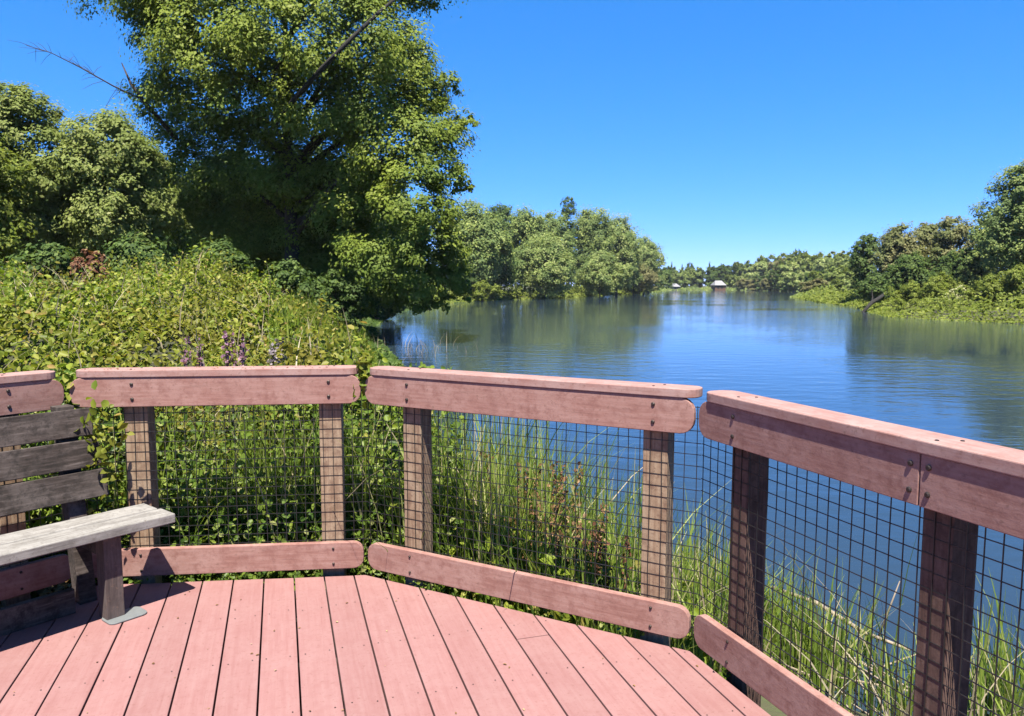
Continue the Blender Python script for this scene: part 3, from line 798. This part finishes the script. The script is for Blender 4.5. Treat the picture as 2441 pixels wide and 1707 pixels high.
# rank growth along both far shores
def undergrowth(name, box, n, dmax, size, hmax, mat, label):
    x = rng.uniform(box[0], box[1], n); y = rng.uniform(box[2], box[3], n)
    d = river_dist(x, y); k = (d > -0.5) & (d < dmax) & (rng.uniform(size=n) < np.exp(-d / (dmax * 0.5)))
    x, y, d = x[k], y[k], d[k]
    bumps = 0.5 + 0.5 * np.sin(x * 0.7 + 2 * np.sin(y * 0.23)) * np.sin(y * 0.31 + x * 0.2)
    z = np.maximum(ground_z(x, y), WATER) + hmax * (0.12 + 0.88 * bumps ** 2) * np.clip(0.25 + d / 4, 0, 1) * rng.uniform(0.05, 1, len(x))
    P = np.stack([x, y, z], 1)
    V, Q = cards(P, rng.normal(size=P.shape) * 0.6 + np.array([0, -0.5, 0.9]), size * rng.uniform(0.6, 1.4, len(P)), 'quad', 0.6)
    return tag(np_mesh(name, V, Q, M[mat]), label, 'undergrowth', kind='stuff')
undergrowth('bank_growth', (-40, 60, 85, 260), 420000, 16, 0.36, 2.2, 'leaf_lime', 'yellow green growth along the waterline of the far left bank')
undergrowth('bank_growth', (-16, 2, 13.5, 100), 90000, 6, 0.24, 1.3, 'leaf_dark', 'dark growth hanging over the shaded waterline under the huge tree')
undergrowth('bank_growth', (24, 62, 5, 130), 230000, 12, 0.22, 1.5, 'leaf_lime', 'yellow green growth along the waterline of the right bank')
undergrowth('bank_growth', (40, 130, 130, 350), 160000, 14, 0.6, 1.6, 'leaf_mid', 'green growth along the waterline at the bend of the river')

# ------------------------------------------------------------------ bramble mound beside the deck
def sm(t):
    t = np.clip(t, 0, 1); return t * t * (3 - 2 * t)
def thicket_h(x, y):
    xe = np.interp(y, [4, 5.2, 7, 9, 11, 16, 22], [0.35, 0.0, -0.75, -1.35, -1.85, -2.6, -3.4])
    u = x - xe - 1.85          # measured from the shore side
    crest = -0.30 + np.interp(u, [-9, -7, -6.2, -5.2, -4.5, -4.0, -3.5, -2.9, -2.4, -2.05, -1.8], [1.60, 1.58, 1.60, 1.80, 1.95, 1.74, 1.42, 1.10, 0.72, 0.25, -3])
    f = fence_d(x, y)
    near = np.where(u > -1.95, -3.0, np.minimum(np.interp(u, [-9, -3.2, -2.4, -1.95], [0.95, 0.86, 0.5, -0.3]), -0.30 + 0.95 * f))
    s = sm((f - 0.6) / 6.0)
    h = near * (1 - s) + crest * s
    h = h + (0.20 * np.sin(x * 2.3 + 1) * np.cos(y * 1.9 + x * 0.5) + 0.13 * np.sin(x * 4.3 + y * 3.1 + 2 * np.sin(y)) + 0.07 * np.sin(x * 9.1 - y * 5.3 + 2 * np.sin(x * 3))) * np.clip(f, 0.3, 1)
    return np.where(y > 13.5, h - (y - 13.5) * 0.25, h)
def fence_d(x, y):
    best = np.full(np.shape(x), -1e9)
    for a, b in ((KA, K0), (K0, K1), (K1, K2), (K2, K3)):
        e = (b - a).normalized()
        best = np.maximum(best, -(x - a.x) * e.y + (y - a.y) * e.x)
    return best
def outside(P, d=0.22):
    """distance test: beyond the railing by d"""
    ok = np.ones(len(P), bool); best = np.full(len(P), -1e9)
    for a, b in ((KA, K0), (K0, K1), (K1, K2), (K2, K3)):
        e = (b - a).normalized(); n = np.array([-e.y, e.x])
        best = np.maximum(best, (P[:, :2] - np.array([a.x, a.y])) @ n)
    return best > d

n = 340000
x = rng.uniform(-11, 1.2, n); y = 3.2 + (rng.uniform(0, 1, n) ** 1.25) * 12
h = thicket_h(x, y)
P = np.stack([x, y, h], 1)
gz = ground_z(x, y)
ok = outside(P) & (h > gz + 0.12) & (np.abs(x / y) < 0.86)
P, gz, h = P[ok], gz[ok], h[ok]
e = 0.08
gx = (thicket_h(P[:, 0] + e, P[:, 1]) - h) / e; gy = (thicket_h(P[:, 0], P[:, 1] + e) - h) / e
nr = unit(np.stack([-gx, -gy, np.ones(len(P))], 1))
P[:, 2] = h - rng.exponential(0.07, len(P)) + rng.normal(0, 0.03, len(P))
size = rng.uniform(0.026, 0.072, len(P)) * np.interp(P[:, 1], [4, 12], [0.85, 1.15])
gap = np.sin(P[:, 0] * 2.9 + 1.3 * np.sin(P[:, 1] * 2.1)) * np.sin(P[:, 1] * 3.3 + 0.8 * np.sin(P[:, 0] * 4.0)) + 0.5 * np.sin(P[:, 0] * 7 + P[:, 1] * 6)
kp = rng.uniform(size=len(P)) < np.interp(gap, [-1.2, -0.55, 0.0], [0.4, 0.7, 1.0])
P, nr, size = P[kp], nr[kp], size[kp]
fine = np.sin(P[:, 0] * 1.7 + 2) * np.sin(P[:, 1] * 1.3 + P[:, 0]) > 0.25
size = np.where(fine, size * 0.62, size)
V1, Q1 = cards(P, nr * 0.8 + rng.normal(size=P.shape) * 0.6 + np.array([0, -0.25, 0.1]), size, 'hex', 0.72)
# shoots standing up out of the mound
n2 = 3200
x = rng.uniform(-9, -0.6, n2); y = rng.uniform(4.6, 12.5, n2)
B = np.stack([x, y, thicket_h(x, y)], 1); B = B[outside(B) & (B[:, 2] > ground_z(B[:, 0], B[:, 1]) + 0.1)]
rep = 9
t = np.tile(np.arange(rep) / rep, len(B)); H2 = np.repeat(rng.uniform(0.06, 0.5, len(B)) ** 1.3 + 0.05, rep)
C2 = np.repeat(B, rep, 0) + np.stack([rng.normal(0, 0.03, len(t)), rng.normal(0, 0.03, len(t)), t * H2], 1)
V2, Q2 = cards(C2, rng.normal(size=C2.shape) + np.array([0, -0.4, 0.5]), rng.uniform(0.028, 0.065, len(C2)), 'hex', 0.6)
V3, Q3 = grid_mesh(np.linspace(-12, 1.2, 120), np.linspace(2.0, 15.5, 120), lambda X, Y: np.where(fence_d(X, Y) < 0.15, -1.2, np.maximum(thicket_h(X, Y) - 0.16, ground_z(X, Y) - 0.15)))
n4 = 2600      # dry canes and grass stalks poking through
x = rng.uniform(-9.5, -0.6, n4); y = rng.uniform(4.4, 13, n4)
B4 = np.stack([x, y, thicket_h(x, y) - 0.1], 1); B4 = B4[outside(B4) & (B4[:, 2] > ground_z(B4[:, 0], B4[:, 1]))]
V4, Q4 = blades(B4, rng.uniform(0.2, 0.55, len(B4)), rng.uniform(0.005, 0.012, len(B4)), rng.uniform(0.1, 1.1, len(B4)), 5)
V, Q = join((V1, Q1), (V2, Q2), (V3, Q3), (V4, Q4))
mi = np.concatenate([np.zeros(len(Q1) + len(Q2)), np.ones(len(Q3)), np.full(len(Q4), 2)])
M['stems'] = plain('bramble_stems', (0.03, 0.034, 0.012), 0.95, 0, 0.5, 12)
tag(np_mesh('bramble_thicket', V, Q, [M['leaf_thicket'], M['stems'], M['dry_stalk']], None, mi), 'mound of yellow green brambles rising beyond the railing on the left', 'brambles', kind='stuff')

# wall of vine leaves right behind the straight section and the bench
n = 130000
x = rng.uniform(-4.8, -0.3, n); y = rng.uniform(2.6, 5.6, n)
fd = fence_d(x, y); k = (fd > 0.2) & (fd < 1.25) & (rng.uniform(size=n) < 1.3 - fd)
x, y, fd = x[k], y[k], fd[k]
lump = 0.5 + 0.5 * np.sin(x * 5.1 + 2 * np.sin(y * 3)) * np.sin(y * 4.7 + x)
z = np.maximum(thicket_h(x, y), ground_z(x, y)) - 0.05 + rng.exponential(0.07 + 0.16 * lump, len(x))
P = np.stack([x, y, np.minimum(z, 1.0)], 1)
P = P[z > WATER + 0.2]
V, Q = cards(P, rng.normal(size=P.shape) * 0.65 + np.array([0.05, -0.5, 0.7]), rng.uniform(0.018, 0.058, len(P)), 'hex', 0.65, 0.3)
tag(np_mesh('vine_leaves', V, Q, M['leaf_near']), 'dense green vine leaves behind the wire mesh next to the bench', 'vines', kind='stuff')

# ------------------------------------------------------------------ reeds and grass
def scatter_band(a, b, d0, d1, n):
    e = (b - a); L = e.length; e.normalize()
    t = rng.uniform(0, L, n); d = rng.uniform(d0, d1, n)
    return np.stack([a.x + e.x*t - e.y*d, a.y + e.y*t + e.x*d], 1), t / L, d
def reed(name, XY, top_z, label, cat, mat, wmin=0.006, wmax=0.019, lean=0.4):
    z = np.maximum(ground_z(XY[:, 0], XY[:, 1]), WATER - 0.1)
    h = np.maximum(top_z - z, 0.12) * rng.uniform(0.55, 1.05, len(XY))
    V, Q = blades(np.column_stack([XY, z]), h, rng.uniform(wmin, wmax, len(XY)), np.abs(rng.normal(0.08, lean * 0.6, len(XY))), 5)
    return tag(np_mesh(name, V, Q, M[mat]), label, cat, kind='stuff')

XY, t, d = scatter_band(K1, K2, 0.2, 1.5, 5600)
patch = np.sin(XY[:, 0] * 9 + 2) * np.cos(XY[:, 1] * 7.5) + rng.normal(0, 0.5, len(XY))
keep = (rng.uniform(size=len(t)) > t * 0.5 + 0.02) & (patch > -0.6)
top = np.interp(t, [0, 0.15, 0.4, 0.65, 0.85, 1], [1.0, 0.80, 0.62, 0.35, 0.12, 0.0]) + d * 0.06 + rng.normal(0, 0.06, len(t))
reed('reed_bed', XY[keep], top[keep], 'green reeds behind the mesh of the middle railing section', 'reeds', 'grass')
n = 3600
XYb, tb, db = scatter_band(K1, K2, 0.18, 1.2, n)
zb = np.maximum(ground_z(XYb[:, 0], XYb[:, 1]), WATER) + rng.uniform(0, 1, n) ** 1.5 * np.interp(tb, [0, 0.5, 1], [0.8, 0.6, 0.35])
Pb = np.column_stack([XYb, zb]); cl = np.sin(Pb[:, 0] * 8) * np.sin(Pb[:, 1] * 9 + 1) + rng.normal(0, 0.4, n) > 0.05
Pb = Pb[cl]
V, Q = cards(Pb, rng.normal(size=Pb.shape) * 0.7 + np.array([0, -0.6, 0.5]), rng.uniform(0.03, 0.1, len(Pb)), 'hex', 0.5, 0.2)
tag(np_mesh('marsh_leaves', V, Q, M['leaf_thicket']), 'broad yellow green leaves low among the reeds of the middle section', 'marsh plants', kind='stuff')
XY, t, d = scatter_band(K0, K1, 0.32, 1.5, 3800)
keep = rng.uniform(size=len(t)) < np.interp(t, [0, 0.35, 0.6, 1], [0.18, 0.3, 0.6, 1.0])
reed('tall_grass', XY[keep], 0.92 + rng.normal(0, 0.12, keep.sum()), 'tall grass behind the deck corner where two railing sections meet', 'grass', 'grass')
pts = []
for px, row, sp, k in ((1870, 1560, 0.13, 330), (1950, 1600, 0.08, 130), (1830, 1520, 0.10, 130), (1990, 1560, 0.10, 60), (2100, 1640, 0.25, 60), (2425, 1690, 0.16, 360), (1600, 1400, 0.12, 120), (1680, 1420, 0.1, 90), (1770, 1640, 0.12, 70), (2000, 1707, 0.2, 60), (2300, 1760, 0.2, 60), (2200, 1740, 0.25, 60)):
    p = on_level(px, row, WATER + 0.05)
    pts.append(np.stack([rng.normal(p.x, sp, k), rng.normal(p.y, sp, k)], 1))
XY = np.concatenate(pts)
XY = XY[outside(np.column_stack([XY, XY[:, 0]]), 0.2)]
reed('shore_reeds', XY, WATER + 0.50 + rng.normal(0, 0.16, len(XY)), 'clumps of young reeds along the water under the right railing section', 'reeds', 'grass')
n = 9000
y = rng.uniform(5.5, 14, n); xe = np.interp(y, [4, 5.2, 7, 9, 11, 16, 22], [0.35, 0.0, -0.75, -1.35, -1.85, -2.6, -3.4])
x = xe - rng.uniform(-0.1, 1.5, n)
hz = np.maximum(thicket_h(x, y) - 0.12, ground_z(x, y)); hh = rng.uniform(0.18, 0.45, n)
V, Q = blades(np.column_stack([x, y, hz]), hh, rng.uniform(0.008, 0.018, n), np.abs(rng.normal(0.2, 0.2, n)), 4)
tag(np_mesh('bank_grass', V, Q, M['grass_lime']), 'bright grass on the slope from the bramble mound down to the river', 'grass', kind='stuff')

# dead stalks among the reeds and in the shallows
XY, t, d = scatter_band(K1, K2, 0.5, 1.3, 380)
XY2, t2, d2 = scatter_band(K2, K3 + (K2 - K3) * 0.25, 0.5, 1.3, 220)
XY = np.concatenate([XY, XY2]); z = np.maximum(ground_z(XY[:, 0], XY[:, 1]), WATER - 0.05)
V, Q = blades(np.column_stack([XY, z]), rng.uniform(0.2, 0.85, len(XY)), rng.uniform(0.005, 0.012, len(XY)), rng.uniform(0.05, 0.9, len(XY)), 5)
p = on_level(1000, 835, WATER); k = 70
XY3 = np.stack([rng.normal(p.x, 0.8, k), rng.normal(p.y, 2.2, k)], 1)
V2, Q2 = blades(np.column_stack([XY3, np.full(k, WATER - 0.05)]), rng.uniform(0.2, 0.8, k), rng.uniform(0.012, 0.024, k), rng.uniform(0.1, 1.0, k), 4)
V, Q = join((V, Q), (V2, Q2))
tag(np_mesh('dead_stalks', V, Q, M['dry_stalk']), 'dry tan stalks standing among the reeds and in the shallows', 'dead stalks', kind='stuff')

# sprigs growing through the gaps between railing sections, and weeds under the kick boards
def sprig(p, n, spread, up, label):
    p = np.array(p)
    C = p + rng.normal(size=(n, 3)) * np.array(spread); C[:, 2] += rng.uniform(0, up, n)
    V, Q = cards(C, rng.normal(size=(n, 3)) + np.array([0, -0.8, 0.6]), rng.uniform(0.03, 0.06, n), 'hex', 0.65)
    m = MB(); 
    o = np_mesh('vine_sprig', V, Q, M['leaf_thicket'])
    tag(o, label, 'vine', 'sprigs in the railing gaps')
sprig((K1.x + 0.0, K1.y + 0.03, 0.98), 70, (0.022, 0.02, 0.04), 0.17, 'green sprig poking up through the gap at the middle deck corner')
sprig((K0.x, K0.y + 0.03, 0.90), 70, (0.03, 0.02, 0.05), 0.17, 'green sprig in the railing gap beside the bench back')
sprig((-2.02, 3.66, 0.66), 70, (0.05, 0.03, 0.10), 0.22, 'leafy shoot hanging round the end of the bench back')
pts = []
for a, b in ((K0, K1), (K1, K2), (K2, K3)):
    L = (b - a).length; e = (b - a).normalized(); nn = Vector((-e.y, e.x, 0))
    for i in range(9):
        t = random.uniform(0.03, 0.97) * L; k = random.randint(4, 26)
        c = a + e * t + nn * 0.012
        pts.append(np.stack([rng.normal(c.x, 0.03, k), rng.normal(c.y, 0.006, k), rng.uniform(-0.02, 0.03, k)], 1))
P = np.concatenate(pts)
V, Q = cards(P, rng.normal(size=P.shape) + np.array([0, -0.5, 0.8]), rng.uniform(0.012, 0.03, len(P)), 'hex', 0.6)
tag(np_mesh('weeds', V, Q, M['leaf_near']), 'tiny weeds growing from the slot under the kick boards', 'weeds', kind='stuff')

# dry leaves on the ground behind the bench and a few crumbs on the cap
n = 5200
P = np.stack([rng.uniform(-4.4, -2.2, n), rng.uniform(2.4, 4.6, n), np.zeros(n)], 1)
P = P[outside(P, 0.03)]; P[:, 2] = np.maximum(ground_z(P[:, 0], P[:, 1]) + 0.02, -0.05) + rng.uniform(0, 0.05, len(P))
n = 60
A = np.stack([rng.uniform(0.05, 1.3, n), rng.uniform(0.0, 0.12, n)], 1)
eB = (K1 - K0).normalized()
P2 = np.stack([K0.x + eB.x*A[:, 0] - eB.y*A[:, 1], K0.y + eB.y*A[:, 0] + eB.x*A[:, 1], np.full(n, CAPZ[1] + 0.003)], 1)
n = 70
P3 = np.stack([rng.uniform(-2.0, 1.0, n), rng.uniform(2.3, 3.7, n), np.full(n, 0.004)], 1); P3 = P3[~outside(P3, -0.05)]
v3 = cards(P3, rng.normal(size=P3.shape) * 0.15 + np.array([0, 0, 1]), rng.uniform(0.006, 0.02, len(P3)), 'hex', 0.5)
v1 = cards(P, rng.normal(size=P.shape) * 0.4 + np.array([0, -0.2, 1]), rng.uniform(0.03, 0.07, len(P)), 'hex', 0.6)
v2 = cards(P2, rng.normal(size=P2.shape) * 0.2 + np.array([0, 0, 1]), rng.uniform(0.006, 0.016, len(P2)), "hex", 0.6)
V, Q = join(v1, v2, v3)
tag(np_mesh('leaf_litter', V, Q, M['litter']), 'dry brown leaf litter on the ground behind the bench', 'leaf litter', kind='stuff')

# flower spikes between the mound and the straight section
def flowers(px, row, Y, mat, label, n=150, hh=0.26):
    p = at_depth(px, row, Y)
    root = empty('flower_spike', p - Vector((0, 0, 0.35)), 0, label, 'flower', 'flower spikes behind the straight railing section')
    for i in range(5):
        bx, by, h = random.uniform(-.09, .09), random.uniform(-.06, .06), hh * random.uniform(0.7, 1.1)
        MB().tube([(bx * .4, by * .4, 0), (bx, by, 0.2), (bx * 1.2, by * 1.2, 0.22 + h)], [0.005, 0.004, 0.002], 5).build('stem', M['grass'], root)
        t = rng.uniform(0, 1, n // 5)
        P = np.stack([bx + rng.normal(0, 0.016, len(t)) * (1.2 - t), by + rng.normal(0, 0.016, len(t)) * (1.2 - t), 0.22 + h * t], 1)
        V, Q = cards(P, rng.normal(size=P.shape) + np.array([0, -0.6, 0.3]), rng.uniform(0.018, 0.036, len(P)), 'quad', 0.8)
        np_mesh('petals', V, Q, M[mat], root)
flowers(462, 850, 5.2, 'petal', 'pinkish flower spikes left of the purple ones, above the cap rail')
flowers(558, 850, 5.1, 'petal', 'purple flower spikes above the middle of the straight cap rail', 240, 0.28)
flowers(650, 850, 5.2, 'petal_grey', 'faded grey violet flower spikes, rightmost above the straight cap rail')

# brown dock plants in the reeds
def dock(px, row, Y, h, label, n=420, mat='brown_leaf'):
    p = at_depth(px, row, Y); gzz = float(ground_z(np.array([p.x]), np.array([p.y]))[0])
    root = empty('dock_plant', (p.x, p.y, gzz), 0, label, 'dock plant', 'brown dock plants in the reeds')
    H = p.z - gzz
    for i in range(6):
        a = random.uniform(0, 6.28); q = random.uniform(0.04, 0.2)
        tip = Vector((q * math.cos(a), q * math.sin(a), H * random.uniform(0.75, 1.02)))
        MB().tube([(0, 0, 0), tip * 0.5 - Vector((q*.2, 0, 0)), tip], [0.006, 0.005, 0.002], 5).build('stem', M['brown_leaf'], root)
        k = n // 6; t = rng.uniform(0.42, 1, k)
        P = np.array(tip) * t[:, None] + rng.normal(0, 0.017, (k, 3))
        V, Q = cards(P, rng.normal(size=P.shape) + np.array([0, -0.5, 0.3]), rng.uniform(0.014, 0.034, len(P)), 'hex', 0.7)
        np_mesh('seed_head', V, Q, M[mat], root)
dock(1225, 1090, 4.45, 1, 'tall brown dock plant in the reeds, left of its brown neighbours', 900)
dock(1335, 1110, 4.3, 1, 'brown dock plant with a ragged head, nearest the open water of the mesh', 700)
dock(1280, 1170, 4.15, 1, 'low brown dock plant in front of the two taller ones', 800)
dock(1395, 1195, 4.0, 1, 'brown dock plant between the ragged one and the rust red one', 600)
dock(1180, 1200, 4.3, 1, 'short brown dock plant, leftmost of the brown clump', 500)
dock(1470, 1255, 3.9, 1, 'rust red dead dock plant close to the right post of the middle section', 500, 'russet')

# sticks by the water
m = MB(); a, b = on_level(1840, 1400, -0.45), on_level(2170, 1550, -0.55)
m.tube([a, a.lerp(b, .35) + Vector((0, 0, .03)), a.lerp(b, .7) + Vector((0, 0, -.02)), b], [0.012, 0.014, 0.012, 0.008], 6)
q = on_level(2140, 1380, 0); q2 = on_level(2090, 1530, -0.6)
m.tube([q2, q2.lerp(at_depth(2145, 1385, q2.y), .6), at_depth(2145, 1385, q2.y)], [0.008, 0.006, 0.003], 5)
tag(m.build('fallen_branch', M['dead_wood'], None, smooth=True), 'pale bare branch lying over the water behind the right railing mesh', 'branch')
m = MB()
for i in range(26):
    p = on_level(random.uniform(1750, 2150), random.uniform(1560, 1740), WATER + 0.08)
    if not outside(np.array([[p.x, p.y, 0]]), 0.15)[0]: continue
    a = random.uniform(0, 3.14); d = Vector((math.cos(a), math.sin(a), random.uniform(-.05, .5))) * random.uniform(0.08, 0.3)
    m.tube([p - d, p + d * 0.2, p + d], [0.006, 0.006, 0.003], 5)
tag(m.build('driftwood_twigs', M['dead_wood']), 'scattered dead twigs on the mud below the right railing section', 'twigs', kind='stuff')

# ------------------------------------------------------------------ thin summer haze
mh = bpy.data.materials.new('haze'); mh.use_nodes = True; hn = mh.node_tree; hn.nodes.clear()
ho = hn.nodes.new('ShaderNodeOutputMaterial'); pv = hn.nodes.new('ShaderNodeVolumePrincipled')
pv.inputs['Color'].default_value = (0.85, 0.92, 1.0, 1); pv.inputs['Density'].default_value = 0.00012; pv.inputs['Anisotropy'].default_value = 0.2
hn.links.new(pv.outputs['Volume'], ho.inputs['Volume'])
tag(MB().box(-960, 960, -960, 980, -3.2, 42).build('haze', mh), kind='stuff')

# ------------------------------------------------------------------ light, sky, camera
EL, AZ = math.radians(66), math.radians(179.5)          # sun behind the camera, a little to the right
world = bpy.data.worlds.new('World'); scene.world = world; world.use_nodes = True
nt = world.node_tree; nt.nodes.clear()
sky = nt.nodes.new('ShaderNodeTexSky'); sky.sky_type = 'NISHITA'; sky.sun_disc = False
sky.sun_elevation = EL; sky.sun_rotation = AZ; sky.altitude = 1000; sky.air_density = 0.6; sky.dust_density = 0.0; sky.ozone_density = 8.0
# tone of the sky per channel, as the photo's camera renders it: deep blue above, pale cyan low down
sep = nt.nodes.new('ShaderNodeSeparateColor'); com = nt.nodes.new('ShaderNodeCombineColor')
nt.links.new(sky.outputs['Color'], sep.inputs['Color'])
for ch, g_, k_ in (('Red', 1.22, 0.37), ('Green', 0.66, 1.07), ('Blue', 0.65, 1.9)):
    pw = nt.nodes.new('ShaderNodeMath'); pw.operation = 'POWER'; pw.inputs[1].default_value = g_
    ml = nt.nodes.new('ShaderNodeMath'); ml.operation = 'MULTIPLY'; ml.inputs[1].default_value = k_
    nt.links.new(sep.outputs[ch], pw.inputs[0]); nt.links.new(pw.outputs[0], ml.inputs[0]); nt.links.new(ml.outputs[0], com.inputs[ch])
bg = nt.nodes.new('ShaderNodeBackground'); bg.inputs['Strength'].default_value = 0.075
wo = nt.nodes.new('ShaderNodeOutputWorld')
nt.links.new(com.outputs['Color'], bg.inputs['Color']); nt.links.new(bg.outputs['Background'], wo.inputs['Surface'])
sun = bpy.data.lights.new('sun', 'SUN'); sun.energy = 5.0; sun.angle = math.radians(0.53); sun.color = (1.0, 0.94, 0.82)
so = bpy.data.objects.new('sun', sun); COL.objects.link(so)
sd = Vector((math.sin(AZ) * math.cos(EL), math.cos(AZ) * math.cos(EL), math.sin(EL)))
so.rotation_euler = sd.to_track_quat('Z', 'Y').to_euler(); so.location = sd * 30

cam = bpy.data.cameras.new('camera'); cam.sensor_width = 36; cam.lens = 36 * F_ / 2441
cam.clip_start = 0.05; cam.clip_end = 6000
co = bpy.data.objects.new('camera', cam); COL.objects.link(co)
co.location = (0, 0, EYE); co.rotation_euler = (PI / 2 - TH, 0, 0)
scene.camera = co
vs = scene.view_settings; vs.view_transform = 'Standard'; vs.look = 'None'; vs.exposure = 1.8; vs.gamma = 1
scene.render.resolution_x, scene.render.resolution_y = 1024, 716
scene.cycles.use_denoising = True
scene.cycles.max_bounces = 8; scene.cycles.diffuse_bounces = 2; scene.cycles.transparent_max_bounces = 4
